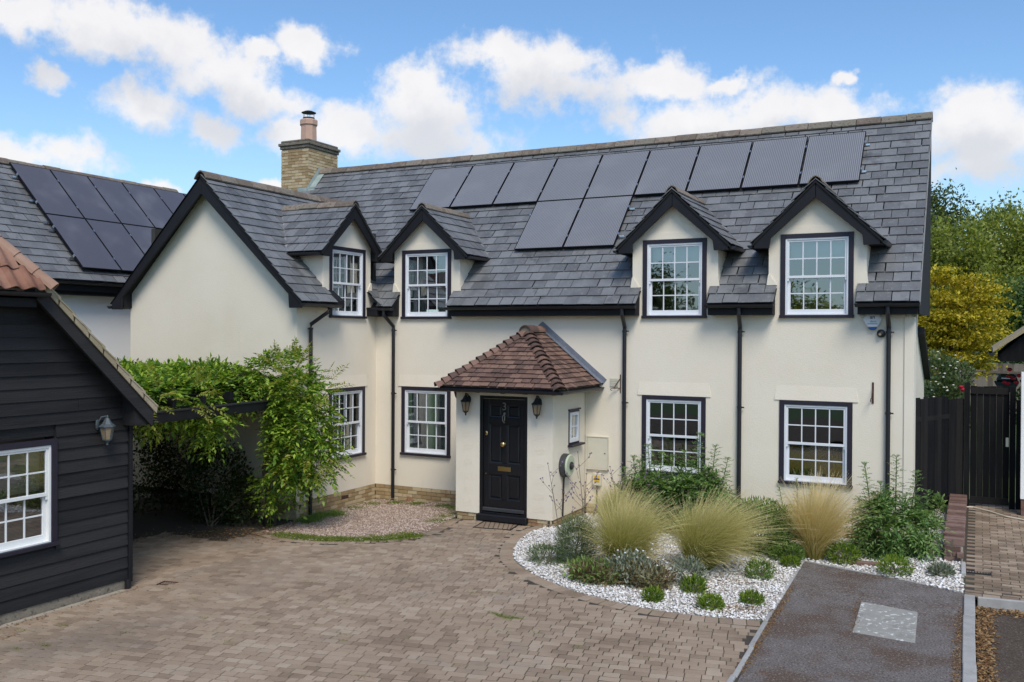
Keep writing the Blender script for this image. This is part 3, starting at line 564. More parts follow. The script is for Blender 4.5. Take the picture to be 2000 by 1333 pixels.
litter('bed_litter', [(-2.6, 11.15, .022), (-2.9, 11.05, .02), (-2.4, 11.3, .02), (-3.3, 12.2, .025), (-2.9, 12.4, .025), (-4.0, 11.4, .025), (-4.7, 11.6, .025), (-3.2, 11.9, .025), (-5.0, 11.9, .02), (-1.6, 13.8, .02), (-2.6, 13.2, .02)], 1500, 'litter', 'orange-brown dead stems on the white gravel', (.18, .06), .018)

# ================================================================== THE COTTAGE
YW, XS, YF, XL, YP, XP = 15.78, -11.08, 13.29, -15.36, 14.287, -6.412      # main wall, wing side, wing front, wing left, porch front, porch side
XR = -1.03
house = thing('cottage', 'cream rendered cottage with slate roof, gabled dormers and black trim', 'house', (-6, 15.8, 0))
WINS_W, WINS_H = 1.15, 1.385
GF_Z, UP_Z = .862, 3.612         # lower edges of the window frames
def holed(mb, o, U, Vv, rect, holes, depth, N):
    """a rectangle rect=(u0,u1,v0,v1) of wall with holes, with reveals of the given depth going against N"""
    o, U, Vv, N = Vector(o), Vector(U), Vector(Vv), Vector(N)
    us = sorted({rect[0], rect[1]}|{h[i] for h in holes for i in (0, 1)}); vs = sorted({rect[2], rect[3]}|{h[i] for h in holes for i in (2, 3)})
    P = lambda u, v, d=0: o+U*u+Vv*v-N*d
    for a, b in zip(us, us[1:]):
        for c, d in zip(vs, vs[1:]):
            if any(h[0]-1e-6 <= a and b <= h[1]+1e-6 and h[2]-1e-6 <= c and d <= h[3]+1e-6 for h in holes): continue
            mb.add([P(a, c), P(b, c), P(b, d), P(a, d)], [(0, 1, 2, 3)])
    for h in holes:
        q = [(h[0], h[2]), (h[1], h[2]), (h[1], h[3]), (h[0], h[3])]
        for i in range(4):
            a, b = q[i], q[(i+1) % 4]; mb.add([P(*a), P(*a, depth), P(*b, depth), P(*b)], [(0, 1, 2, 3)])
WC = (-9.87, -4.765, -2.37)       # window bays of the main wall
WYC = 14.80                       # window bay of the wing side
hw = WINS_W/2; eps = .03
def hole(c, z0): return (c-hw+eps, c+hw-eps, z0+eps, z0+WINS_H-eps)
m = MB(); holed(m, (0, YW, 0), (1, 0, 0), (0, 0, 1), (XS, XR, .22, 3.56), [hole(c, GF_Z) for c in WC], .16, (0, -1, 0))
for a, b in zip([XS]+[c+.77 for c in WC], [c-.77 for c in WC]+[XR]): m.add([(a, YW, 3.56), (b, YW, 3.56), (b, YW, 4.0), (a, YW, 4.0)], [(0, 1, 2, 3)])
m.build('main_wall', 'render', house, fixn=False)
m = MB(); holed(m, (XS, 0, 0), (0, 1, 0), (0, 0, 1), (YF, YW, .22, 3.56), [hole(WYC, GF_Z)], .16, (1, 0, 0))
for a, b in ((YF, WYC-.77), (WYC+.77, YW)): m.add([(XS, a, 3.56), (XS, b, 3.56), (XS, b, 4.1), (XS, a, 4.1)], [(0, 1, 2, 3)])
m.add([(XL, YF, .22), (XS, YF, .22), (XS, YF, 4.12), (-13.2, YF, 6.2), (XL, YF, 4.12)], [(0, 1, 2, 3, 4)])
m.add([(XL, YF, 0), (XL, YF, 4.1), (XL, 18, 4.1), (XL, 18, 0)], [(0, 1, 2, 3)]); m.build('wing_wall', 'render', house, fixn=False)
MB().add([(XR, YW, -.05), (XR, 21.75, -.05), (XR, 21.75, 2.55), (XR, 19.3, 3.45), (XR, 19.3, 7.0), (XR, YW, 4.05)], [(0, 1, 2, 3, 4, 5)]).build('gable_wall', 'render', house, fixn=False)
MB().box(XR-.001, XR+.14, YW-.02, YW+.46, -.05, 3.62).build('corner_pilaster', 'render', house)
MB().prism([(0, 19.25, 3.50), (0, 21.9, 2.52), (0, 21.9, 2.38), (0, 19.25, 3.36)], (XR+.0, 0, 0), (XR+.12, 0, 0)).build('rear_verge', 'black_paint', house)
MB().add([(XR+.05, 19.2, 3.5), (XR+.05, 21.9, 2.5), (-6, 21.9, 2.5), (-6, 19.2, 3.5)], [(0, 1, 2, 3)]).build('rear_roof', 'slate', house)
# rooms behind the windows
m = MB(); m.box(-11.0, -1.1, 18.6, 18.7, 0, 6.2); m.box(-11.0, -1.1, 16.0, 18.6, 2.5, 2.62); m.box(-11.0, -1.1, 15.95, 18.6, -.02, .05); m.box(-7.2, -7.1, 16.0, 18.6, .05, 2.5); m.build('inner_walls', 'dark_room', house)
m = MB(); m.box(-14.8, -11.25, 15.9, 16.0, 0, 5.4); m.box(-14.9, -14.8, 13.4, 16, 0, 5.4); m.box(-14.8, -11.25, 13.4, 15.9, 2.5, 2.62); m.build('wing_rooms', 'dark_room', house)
# ---- sash windows
def rect_ring(mb, x0, x1, z0, z1, l, r_, b, t_, y0, y1):
    mb.box(x0, x0+l, y0, y1, z0, z1).box(x1-r_, x1, y0, y1, z0, z1).box(x0+l, x1-r_, y0, y1, z0, z0+b).box(x0+l, x1-r_, y0, y1, z1-t_, z1); return mb
def sash_meshes(Wd, H, nx):
    """local axes: x along the wall, y into the wall, z up; origin at the middle of the lower edge"""
    D = {}; h = Wd/2
    m = MB(); rect_ring(m, -h, h, .045, H, .078, .078, .001, .07, -.022, .05); D['frame'] = m.mesh('window', 'frame_dark', bevel=.003)
    D['sill'] = MB().box(-h-.012, h+.012, -.055, .05, 0, .047).mesh('sill', 'frame_dark', bevel=.004)
    x0, x1, z0, z1 = -h+.078, h-.078, .047, H-.07
    m = MB(); rect_ring(m, x0, x1, z0, z1, .03, .03, .02, .03, -.008, .09); D['box_frame'] = m.mesh('box_frame', 'white_upvc', bevel=.002)
    a0, a1, b0, b1 = x0+.03, x1-.03, z0+.02, z1-.03; mid = (b0+b1)/2; bars = []; panes = []
    m = MB(); rect_ring(m, a0, a1, mid-.02, b1, .03, .03, .042, .03, .006, .04)
    for sx in (a0, a1-.028): m.box(sx, sx+.028, .010, .036, mid-.065, mid-.02)
    D['upper'] = m.mesh('upper_sash', 'white_upvc', bevel=.002)
    m = MB(); rect_ring(m, a0, a1, b0, mid+.022, .045, .045, .075, .03, .046, .08); D['lower'] = m.mesh('lower_sash', 'white_upvc', bevel=.002)
    for (p0, p1, q0, q1, y) in ((a0+.03, a1-.03, mid+.022, b1-.03, .02), (a0+.045, a1-.045, b0+.075, mid-.008, .058)):
        pw = (p1-p0)/nx; ph = (q1-q0)/2
        for i in range(1, nx): bars.append((p0+pw*i-.009, p0+pw*i+.009, y-.006, y+.012, q0, q1))
        bars.append((p0, p1, y-.004, y+.010, (q0+q1)/2-.009, (q0+q1)/2+.009))
        for i in range(nx):
            for j in range(2): panes.append((p0+pw*i, y+.004, q0+ph*j, pw, ph))
    D['bars'] = [(MB().box(*b).mesh('glazing_bar', 'white_upvc')) for b in bars]; D['panes'] = panes
    D['pane_me'] = MB().add([(0, 0, 0), (1, 0, 0), (1, 0, 1), (0, 0, 1)], [(0, 1, 2, 3)]).mesh('pane', 'glass')
    return D
SASH = sash_meshes(WINS_W, WINS_H, 4)
def put_window(D, M, parent, blind=None):
    w = link('window', D['frame'], parent, M); 
    for nm, k in (('sill', 'sill'), ('box_frame', 'box_frame'), ('upper_sash', 'upper'), ('lower_sash', 'lower')): link(nm, D[k], w)
    for b in D['bars']: link('glazing_bar', b, w)
    for (x, y, z, pw, ph) in D['panes']: link('pane', D['pane_me'], w, Matrix.Translation((x, y, z)) @ Matrix.Diagonal((pw, 1, ph, 1)))
    if blind:
        kd, z0, z1 = blind
        if kd == 'blind': MB().box(-.44, .44, .16, .165, z0, z1).build('blind', 'blind', w)
        else:
            for sx in ((-.46, -.12), (.16, .46)) if kd == 'pair' else ((-.46, .46),):
                v = []; n = 28
                for i in range(n+1):
                    x = sx[0]+(sx[1]-sx[0])*i/n; v += [(x, .2+.022*math.sin(i*1.25), z0), (x, .2+.022*math.sin(i*1.25), z1)]
                MB().add(v, [(2*i, 2*i+2, 2*i+3, 2*i+1) for i in range(n)]).build('curtain', 'curtain', w, smooth=True, fixn=False)
    return w
def MF(x, z): return Matrix.Translation((x, YW, z))
def MS(y, z): return frame((XS, y, z), (0, 1, 0), (-1, 0, 0), (0, 0, 1))
for i, c in enumerate(WC):
    put_window(SASH, MF(c, GF_Z), house, None if i else ('pair', .05, 1.3)); put_window(SASH, MF(c, UP_Z), house, ('blind', .98, 1.3) if i else ('pair', .05, 1.3))
put_window(SASH, MS(WYC, GF_Z), house, ('pair', .05, 1.3)); put_window(SASH, MS(WYC, UP_Z), house, ('full', .05, 1.3))
# flared drip hoods of render over the ground-floor windows
def hood(M):
    m = MB(); a, b = -.63, .63; m.add([M @ Vector(p) for p in ((a-.03, -.016, 0), (b+.03, -.016, 0), (b, -.001, .24), (a, -.001, .24), (a-.03, .0, 0), (b+.03, .0, 0))], [(0, 1, 2, 3), (0, 4, 5, 1), (0, 3, 4), (1, 5, 2)])
    m.build('drip_hood', 'render', house)
for c in WC: hood(MF(c, GF_Z+WINS_H+.004)); 
hood(MS(WYC, GF_Z+WINS_H+.004))
# ---- brick plinth
bk = MB().box(-.5, .5, -.5, .5, -.5, .5); brick_me = bk.mesh('brick', 'brick', bevel=.02); bricks = []
pl_ = {}
def plinth(a, b, top, n, out):
    a = Vector(a); b = Vector(b); d = (b-a); L = d.length; d /= L; o = Vector((*out, 0)); 
    core = MB().prism([(*(a-Vector(out)*.02), top-n*.075-.1), (*(b-Vector(out)*.02), top-n*.075-.1), (*(b-Vector(out)*.02), top-.002), (*(a-Vector(out)*.02), top-.002)], (0, 0, 0), -o*.05).build('plinth', 'mortar', house)
    for k in range(n):
        z = top-.0375-k*.075; s0 = -.1125 if k % 2 else 0; u = s0
        while u < L-.03:
            u0, u1 = max(u, 0), min(u+.215, L); u += .225
            if u1-u0 < .04: continue
            c = a+d*(u0+u1)/2-Vector(out)*(.045-.002*random.random())
            bricks.append((frame((c.x, c.y, z), (*(d*(u1-u0)), 0), o*.09, (0, 0, .065)), core))
plinth((XS, YF), (XS, YW), .22, 6, (1, 0)); plinth((XS, YW), (-8.3, YW), .22, 6, (0, -1)); plinth((XL+2.2, YF), (XS, YF), .22, 6, (0, -1))
plinth((-8.28, YP+.02), (-6.43, YP+.02), .16, 4, (0, -1)); plinth((XP-.02, YP), (XP-.02, YW), .16, 4, (1, 0))
MB().box(XS-.01, XS+.002, 14.63, 14.86, .065, .135).build('air_brick', 'rust', house)
plinth((-6.4, YW), (XR, YW), .22, 4, (0, -1))
# ---- roofs ---------------------------------------------------------------------------------
EY, EZ, RY, RZ = 15.50, 3.85, 19.02, 7.43; SLOPE = (RZ-EZ)/(RY-EY)
def main_y(z): return EY+(z-EZ)/SLOPE
WRX, WRZ, WEX, WEZ = -13.2, 6.30, -10.78, 3.88; WSL = (WRZ-WEZ)/(WEX-WRX)
def wing_x(z): return WEX-(z-WEZ)/WSL
DRZ, DEU, DEZ = 5.85, 1.02, 4.845; DSL = (DRZ-DEZ)/DEU
def dorm_u(z): return .77 if z < DRZ-.77*DSL else max(0, (DRZ-z)/DSL)
st = MB().add([(-.5, 0, 0), (.5, 0, 0), (.5, 1, 0), (-.5, 1, 0), (-.5, 0, 1), (.5, 0, 1), (.5, 1, 1), (-.5, 1, 1)], [(4, 5, 6, 7), (0, 1, 5, 4), (1, 2, 6, 5), (3, 0, 4, 7), (0, 3, 2, 1)])
slate_me = st.mesh('slate', 'slate'); slates = []
def lay_slates(O, U, S, slen, rows, width, mask, parent, thick=.012, off=.0, coll=None, min_w=.05):
    """O eave corner, U along the eave, S up the slope (unit vectors); mask(sd) gives allowed u intervals at slope distance sd"""
    O, U, S = Vector(O), Vector(U), Vector(S); N = U.cross(S).normalized(); ex = slen/rows; rn = random.Random(int(abs(O.x*100))+rows); coll = slates if coll is None else coll
    for k in range(rows):
        sd = k*ex; ivs = mask(sd+ex*.5)
        for (a, b) in ivs:
            u = math.floor(a/width)*width-(width/2 if k % 2 else 0)
            while u < b:
                w0 = u+rn.uniform(-.008, .008); w1 = u+width+rn.uniform(-.008, .008); u += width
                c0, c1 = max(w0, a), min(w1, b)
                if c1-c0 < min_w: continue
                ln = ex*1.22; tilt = (thick*1.9+rn.uniform(0, .004))/ln; Sx = (S-N*tilt).normalized(); Nx = U.cross(Sx)
                o = O+U*(c0+c1)/2+S*(sd-.012+rn.uniform(-.006, .006))+N*(thick*1.9+.004+off+rn.uniform(0, .003))
                a_ = rn.gauss(0, .006); Ux = (U+Sx*a_)*(c1-c0-.010)
                coll.append((frame(o, Ux, Sx*ln, Nx*thick), parent))
def cut(ivs, a, b):
    o = []
    for p, q in ivs:
        if b <= p or a >= q: o.append((p, q)); continue
        if a > p: o.append((p, a))
        if b < q: o.append((b, q))
    return o
# main roof
SL = math.hypot(RY-EY, RZ-EZ); Sm = ((0, (RY-EY)/SL, (RZ-EZ)/SL)); XE = -.80; XW0 = -15.2
SEG = [(-11.0, -10.49), (-9.25, -5.37), (-4.14, -3.00), (-1.74, XE)]
def main_mask(sd):
    z = EZ+sd*(RZ-EZ)/SL
    if main_y(z) < YW+.045: iv = [(wing_x(z)-.05, SEG[0][1])]+SEG[1:]
    else:
        iv = [(max(XW0, wing_x(z)-.06) if z < WRZ else XW0, XE)]
        for c in WC: iv = cut(iv, c-dorm_u(z)+.02, c+dorm_u(z)-.02)
    return [(a-XW0, b-XW0) for a, b in iv]
m = MB(); o = .02       # boarding under the slates
def rp(x, z, d=.0): return (x, main_y(z)+d*.7, z-d*.7)
bands = [(EZ+i*.13, EZ+min((i+1)*.13, RZ-EZ)) for i in range(28)]
for z0, z1 in bands:
    zc = (z0+z1)/2; sd = (zc-EZ)/(RZ-EZ)*SL
    for a, b in main_mask(sd): m.add([rp(a+XW0, z0, .02), rp(b+XW0, z0, .02), rp(b+XW0, min(z1, RZ), .02), rp(a+XW0, min(z1, RZ), .02)], [(0, 1, 2, 3)])
m.add([(XW0, RY, RZ-.02), (-1.6, RY, RZ-.02), (-1.6, 22.4, 4.0), (XW0, 22.4, 4.0)], [(0, 1, 2, 3)])
m.add([(XW0, RY, RZ), (XW0, 16.5, 4.9), (XW0, 16.5, 3), (XW0, 22.4, 3), (XW0, 22.4, 4.0)], [(0, 1, 2, 3, 4)])
main_roof = m.build('main_roof', 'felt', house, fixn=False)
lay_slates((XW0, EY, EZ), (1, 0, 0), Sm, SL-.03, 22, .264, main_mask, main_roof)
# black panel in place of deep shade, and verge of the right gable
MB().prism([(0, EY+.02, EZ-.03), (0, RY, RZ-.03), (0, RY+.02, RZ-.3), (0, RY+.02, 3.70), (0, 15.60, 3.66)], (XE-.035, 0, 0), (XE-.01, 0, 0)).build('gable_shade_panel', 'felt', house)
MB().prism([(0, EY+.0, EZ+.0), (0, RY, RZ-.01), (0, RY, RZ-.09), (0, EY+.06, EZ-.06)], (XE-.01, 0, 0), (XE+.004, 0, 0)).build('verge_strip', 'lead', house)
# ridge tiles
def ridge_tile_mesh(name, L, r, m):
    mb = MB(); n = 9
    for rr_, in ((r,), (r*.86,)):
        pass
    prof = [(-r*1.05, -r*.75), (-r*.62, -r*.12), (-r*.22, r*.16), (0, r*.22), (r*.22, r*.16), (r*.62, -r*.12), (r*1.05, -r*.75)]
    vs = []; 
    for x in (0, L-.012):
        vs += [(x, p, q) for p, q in prof]+[(x, p*.93, q-.022) for p, q in prof]
    k = len(prof); fs = []
    for j in range(k-1): fs += [(j, j+1, 2*k+j+1, 2*k+j), (k+j, 3*k+j, 3*k+j+1, k+j+1), (j, k+j, k+j+1, j+1), (2*k+j, 2*k+j+1, 3*k+j+1, 3*k+j)]
    fs += [(0, 2*k, 3*k, k), (k-1, 2*k-1, 4*k-1, 3*k-1)]
    return mb.add(vs, fs).mesh(name, m)
RT = ridge_tile_mesh('ridge_tile', .45, .15, 'ridge')
def ridge(a, b, parent, L=.45, z=.06, sc=1.0):
    a = Vector(a); b = Vector(b); d = b-a; n = max(1, round(d.length/L)); d /= n; dn = d.normalized(); sd_ = Vector((-dn.y, dn.x, 0)).normalized()
    for i in range(n):
        w = random.gauss(0, .006); link('ridge_tile', RT, parent, frame(a+d*i+Vector((0, 0, z+random.gauss(0, .004))), dn*(d.length/.45)+sd_*w*.3, sd_*sc, (0, 0, sc)))
ridge((-15.1, RY, RZ), (XE+.02, RY, RZ), main_roof)
# wing roof
WS = math.hypot(WEX-WRX, WRZ-WEZ); WY0 = 13.02
def wing_mask(sd):
    z = WEZ+sd*(WRZ-WEZ)/WS
    if wing_x(z) > XS-.045: return [(0, 1.06), (15.45-WY0, main_y(z)+.05-WY0)]
    return [(a-WY0, b-WY0) for a, b in cut([(WY0, main_y(z)+.06)], WYC-dorm_u(z)+.02, WYC+dorm_u(z)-.02)]
m = MB()
for i in range(20):
    z0, z1 = WEZ+i*.121, WEZ+(i+1)*.121; sd = ((z0+z1)/2-WEZ)/(WRZ-WEZ)*WS
    for a, b in wing_mask(sd): m.add([(wing_x(z0)-.014, a+WY0, z0-.014), (wing_x(z0)-.014, b+WY0, z0-.014), (wing_x(z1)-.014, b+WY0, z1-.014), (wing_x(z1)-.014, a+WY0, z1-.014)], [(0, 1, 2, 3)])
m.add([(WRX, WY0, WRZ), (-15.64, WY0, 3.88), (-15.64, 18, 3.88), (WRX, 18, WRZ)], [(0, 1, 2, 3)])
wing_roof = m.build('wing_roof', 'felt', house, fixn=False)
lay_slates((WEX, WY0, WEZ), (0, 1, 0), ((WRX-WEX)/WS, 0, (WRZ-WEZ)/WS), WS-.03, 15, .264, wing_mask, wing_roof)
ridge((WRX, WY0, WRZ), (WRX, 18.2, WRZ), wing_roof)
# valleys in lead
def ribbon(pts, w, nrm, m, nm, parent, lift=.02):
    mb = MB(); nrm = Vector(nrm).normalized(); P = [Vector(p)+nrm*lift for p in pts]; vs = []
    for i, p in enumerate(P):
        d = (P[min(i+1, len(P)-1)]-P[max(i-1, 0)]).normalized(); sx = d.cross(nrm).normalized(); vs += [p-sx*w/2, p, p+sx*w/2, p-nrm*.03]
    fs = [];
    for i in range(len(P)-1):
        a = i*4; b = a+4; fs += [(a, a+1, b+1, b), (a+1, a+2, b+2, b+1)]
    return mb.add(vs, fs).build(nm, m, parent, fixn=False)
vz = [3.88, 4.2, 4.6, 5.2, 5.8, 6.2]
ribbon([(wing_x(z), main_y(z), z) for z in vz], .16, (.5, -.5, .7), 'lead', 'valley', main_roof, .03)
# barge boards of the wing gable
def barge_pair(P, apex, tip, foot, inner, th, parent, nm='barge_board'):
    """profile on one side (u>=0) in (u,z); P(u,w,z) maps to world; th=(w0,w1)"""
    for sg in (-1, 1):
        pr = [(0.004, apex), tip, (tip[0]-.01, foot), (inner[0], foot), (inner[0]-.02, inner[1]), (0.004, inner[2])]
        pts = [P(sg*u, th[0], z) for u, z in pr]; mb = MB(); mb.prism(pts, (0, 0, 0), P(0, th[1], 0)-P(0, th[0], 0)); mb.build(nm, 'black_paint', parent, bevel=.004)
def PW_(u, w, z): return Vector((WRX+u, YF-w, z))
barge_pair(PW_, WRZ-.03, (2.42, 3.90), 3.77, (2.14, 4.02, 5.95), (.20, .245), house)
for sg in (-1, 1):     # soffit and feet of the wing eaves
    MB().prism([PW_(sg*2.12, 0, 3.80), PW_(sg*2.40, 0, 3.80), PW_(sg*2.40, 0, 3.93), PW_(sg*2.12, 0, 4.14)], (0, -.19, 0), (0, 1.05 if sg > 0 else 3, 0)).build('eaves_box', 'black_paint', house)
    MB().prism([PW_(0, 0, WRZ-.06), PW_(sg*2.4, 0, 3.86), PW_(sg*2.4, 0, 3.82), PW_(0, 0, WRZ-.12)], (0, -.2, 0), (0, 0, 0)).build('soffit', 'black_paint', house)
# ---- dormers
def dormer(P, centre, back, parent_roof_y):
    Wv = lambda u, w, z: P(u, w, z)
    # walls
    m = MB(); U = P(1, 0, 0)-P(0, 0, 0); N = P(0, 1, 0)-P(0, 0, 0)
    holed(m, P(0, 0, 0), U, (0, 0, 1), (-.77, .77, 3.56, DRZ-.77*DSL-.02), [(-hw+eps, hw-eps, UP_Z+eps, UP_Z+WINS_H-eps)], .16, N)
    zt = DRZ-.77*DSL-.02; m.add([P(-.77, 0, zt), P(.77, 0, zt), P(0, 0, DRZ-.02)], [(0, 1, 2)])
    for sg in (-1, 1): m.add([P(sg*.77, 0, 3.7), P(sg*.77, -1.0, 3.7), P(sg*.77, -1.0, zt), P(sg*.77, 0, zt)], [(0, 1, 2, 3)])
    m.build('dormer_wall', 'render', house, fixn=False)
    for sg in (-1, 1):   # bell-cast stop beads at the foot of the cheeks
        MB().prism([P(sg*.64, .004, 4.16), P(sg*.80, .004, 4.16), P(sg*.775, .004, 4.34), P(sg*.75, .004, 4.34), P(sg*.66, .004, 4.20)], (0, 0, 0), N*.018).build('stop_bead', 'render', house)
    MB().prism([P(-.66, .0, UP_Z+WINS_H+.004), P(.66, .0, UP_Z+WINS_H+.004), P(.55, .0, UP_Z+WINS_H+.12), P(-.55, .0, UP_Z+WINS_H+.12)], N*.002, N*.009).build('drip_hood', 'render', house)
    m = MB()
    for sg in (-1, 1):
        pr = [(0, DRZ-.012), (sg*DEU, DEZ-.012), (sg*DEU, DEZ-.05), (0, DRZ-.05)]
        m.prism([P(u, .19, z) for u, z in pr], (0, 0, 0), -N*(.19+back))
    rf = m.build('dormer_roof', 'felt', house)
    L = math.hypot(DEU, DRZ-DEZ)
    for sg in (-1, 1):
        def mk(sd):
            z = DEZ+sd*(DRZ-DEZ)/L; wb = parent_roof_y(z)+.02
            return [(0, .2+wb)] if sg > 0 else [(2.2-.2-wb, 2.2)]
        Ud = -N if sg > 0 else N
        O = P(sg*DEU, .2, DEZ) if sg > 0 else P(sg*DEU, .2, DEZ)-N*2.2
        Sd = (P(0, 0, DRZ)-P(sg*DEU, 0, DEZ)).normalized()
        if Ud.cross(Sd).z < 0: raise RuntimeError('dormer slope')
        lay_slates(O, Ud, Sd, L-.02, 6, .25, mk, rf)
        ribbon([P(sg*(DRZ-z)/DSL, -parent_roof_y(z)-.0, z) for z in (DEZ+.02, 5.2, 5.5, DRZ-.02)], .13, P(sg*.6, .5, .8)-P(0, 0, 0), 'lead', 'valley', rf, .035)
        ap = P(sg*1.12, -parent_roof_y(DEZ)-.02, DEZ-.02)
        ribbon([ap+N*.12+Vector((0, 0, -.10)), ap-N*.05+Vector((0, 0, .06))], .26, N*.7+Vector((0, 0, .72)), 'flash', 'flashing', rf, .03)
        g0, g1 = P(sg*(DEU+.03), .14, DEZ-.02), P(sg*(DEU+.03), -parent_roof_y(DEZ)+.02, DEZ-.02)
        MB().half_gutter(g0, g1, .052).build('gutter', 'black_plastic', rf, smooth=False)
        MB().prism([P(sg*.775, .12, 4.79), P(sg*(DEU-.02), .12, 4.79), P(sg*(DEU-.02), .12, DEZ-.03), P(sg*.775, .12, 5.03)], (0, 0, 0), -N*(.12+.75)).build('soffit', 'black_paint', rf)
    ridge(P(0, .2, DRZ), P(0, -parent_roof_y(DRZ)+.1, DRZ), rf, .42, .045, .8)
    barge_pair(P, DRZ-.02, (DEU-.03, DEZ+.045), 4.765, (.735, 4.93, 5.56), (.13, .172), rf)
mry = lambda z: main_y(z)-YW
for c in WC: dormer(lambda u, w, z, c=c: Vector((c+u, YW-w, z)), c, 1.75, mry)
dormer(lambda u, w, z: Vector((XS+w, WYC+u, z)), WYC, 1.55, lambda z: XS-wing_x(z))
# ---- main eaves: fascia, gutter
for (a, b) in SEG:
    if a < -10.5: a = XS+.0; b = WC[0]-.62
    MB().box(a+.03, b-.03, EY+.05, YW+.0, 3.66, 3.80).build('fascia', 'black_paint', house, bevel=.004)
    MB().prism([(0, EY+.05, 3.80), (0, YW+.02, 3.80), (0, YW+.02, 4.08), (0, EY+.05, 3.86)], (a+.03, 0, 0), (b-.03, 0, 0)).build('eaves_box', 'black_paint', house)
    MB().half_gutter((a+.0, EY-.02, EZ-.02), (b-.0, EY-.02, EZ-.02), .058).build('gutter', 'black_plastic', house)
MB().box(XS+.0, XS+.26, WYC+.64, YW-.0, 3.66, 3.84).build('fascia', 'black_paint', house)
MB().half_gutter((WEX+.03, WY0+.03, WEZ-.03), (WEX+.03, WY0+1.12, WEZ-.03), .058).build('gutter', 'black_plastic', house)
MB().half_gutter((-15.66, WY0+.0, WEZ-.04), (-15.66, WY0+3, WEZ-.04), .058).build('gutter', 'black_plastic', house)
# ---- downpipes
def downpipe(top, wall, bottom, n, sides):
    top, wall = Vector(top), Vector(wall); n = Vector(n); m = MB(); r = .036
    p = wall+n*.055
    m.tube([top, top-Vector((0, 0, .11)), (p.x, p.y, top.z-.34), (p.x, p.y, top.z-.46), (p.x, p.y, bottom)], r, 10); d = m.build('downpipe', 'black_plastic', house, smooth=False)
    for z in (top.z-.42, 2.1, .55):
        MB().lathe([(r*1.18, -.02), (r*1.18, .02)], 10, Matrix.Translation((p.x, p.y, z))).build('socket', 'black_plastic', d)
        sx = Vector((-n.y, n.x, 0)); MB().bar(Vector((p.x, p.y, z))-sx*sides*.02, Vector((p.x, p.y, z))+sx*sides*.08, .014, .022).build('clip', 'black_plastic', d)
for xt, xw in ((-5.63, -5.66), (-3.57, -3.60), (-1.26, -1.26), (-10.70, -10.62)): downpipe((xt, EY-.01, EZ-.05), (xw, YW, 0), gz(xw, YW)+.06, (0, -1, 0), 1)
downpipe((WEX+.03, 13.78, WEZ-.06), (XS, 13.62, 0), gz(XS, 13.6)+.05, (1, 0, 0), -1)
# ---- chimney
CX0, CX1, CY0, CY1 = -15.94, -15.07, 18.49, 19.68
ch = MB().box(CX0+.012, CX1-.012, CY0+.012, CY1-.012, 5.6, 8.0).build('chimney', 'mortar', house)
for k in range(27):
    z = 7.965-k*.075-.0375; 
    for (a, b, out) in (((CX0, CY0), (CX1, CY0), (0, -1)), ((CX1, CY0), (CX1, CY1), (1, 0))):
        a = Vector(a); b = Vector(b); d = b-a; L = d.length; d /= L; u = -.1125 if (k+(out[0] != 0)) % 2 else 0
        while u < L-.03:
            u0, u1 = max(u, 0), min(u+.215, L); u += .225
            if u1-u0 < .04: continue
            if z < (main_y(0) and 6.2): continue
            c = a+d*(u0+u1)/2-Vector(out)*(.044-.003*random.random()); bricks.append((frame((c.x, c.y, z), (*(d*(u1-u0)), 0), (out[0]*.09, out[1]*.09, 0), (0, 0, .065)), ch))
m = MB().box(CX0-.03, CX1+.03, CY0-.03, CY1+.03, 7.99, 8.065).build('corbel_course', 'stone_cap', ch, bevel=.012)
m = MB().box(CX0-.06, CX1+.06, CY0-.06, CY1+.06, 8.068, 8.14).build('corbel_course', 'stone_cap', ch, bevel=.012)
m = MB().box(CX0-.015, CX1+.015, CY0-.015, CY1+.015, 8.143, 8.21).build('cap', 'stone_cap', ch, bevel=.02)
pc = Matrix.Translation(((CX0+CX1)/2+.03, 19.0, 8.19)) @ Matrix.Rotation(R(20), 4, 'Z')
MB().lathe([(.215, 0), (.205, .46), (.235, .49), (.235, .60), (.20, .63), (.17, .63), (.16, .3)], 8, pc, cap=False).build('chimney_pot', 'pot', ch)
cw = MB().lathe([(.15, .63), (.15, .68), (.13, .68), (.13, .63)], 16, pc, cap=False)
for i in range(6):
    t_ = i*math.pi/3; cw.tube([pc @ Vector((.14*math.cos(t_), .14*math.sin(t_), .66)), pc @ Vector((.15*math.cos(t_), .15*math.sin(t_), .80))], .005, 5)
cw.lathe([(.185, .80), (.19, .81), (.10, .85), (.02, .87), (.02, .80)], 20, pc); cw.build('cowl', 'iron_black', ch)
# lead flashing round the chimney foot
ribbon([(CX1+.012, CY0+.02, main_y(0)*0+6.86), (CX1+.012, 18.75, 7.16), (CX1+.012, 19.02, 7.47)], .28, (1, 0, .1), 'lead_green', 'flashing', ch, .012)
ribbon([(CX1+.10, CY0-.03, 6.86), (CX1+.10, 18.75, 7.18), (CX1+.10, 19.0, 7.44)], .2, (0, -.7, .7), 'lead_green', 'flashing', ch, .035)
MB().box(CX1-.32, CX1+.22, CY0-.03, CY0-.012, 6.70, 6.98).build('flashing', 'lead_green', ch)
pieces('brick', bricks, brick_me, house)
pieces('slate', slates, slate_me, house)
print('slates', len(slates), 'bricks', len(bricks))

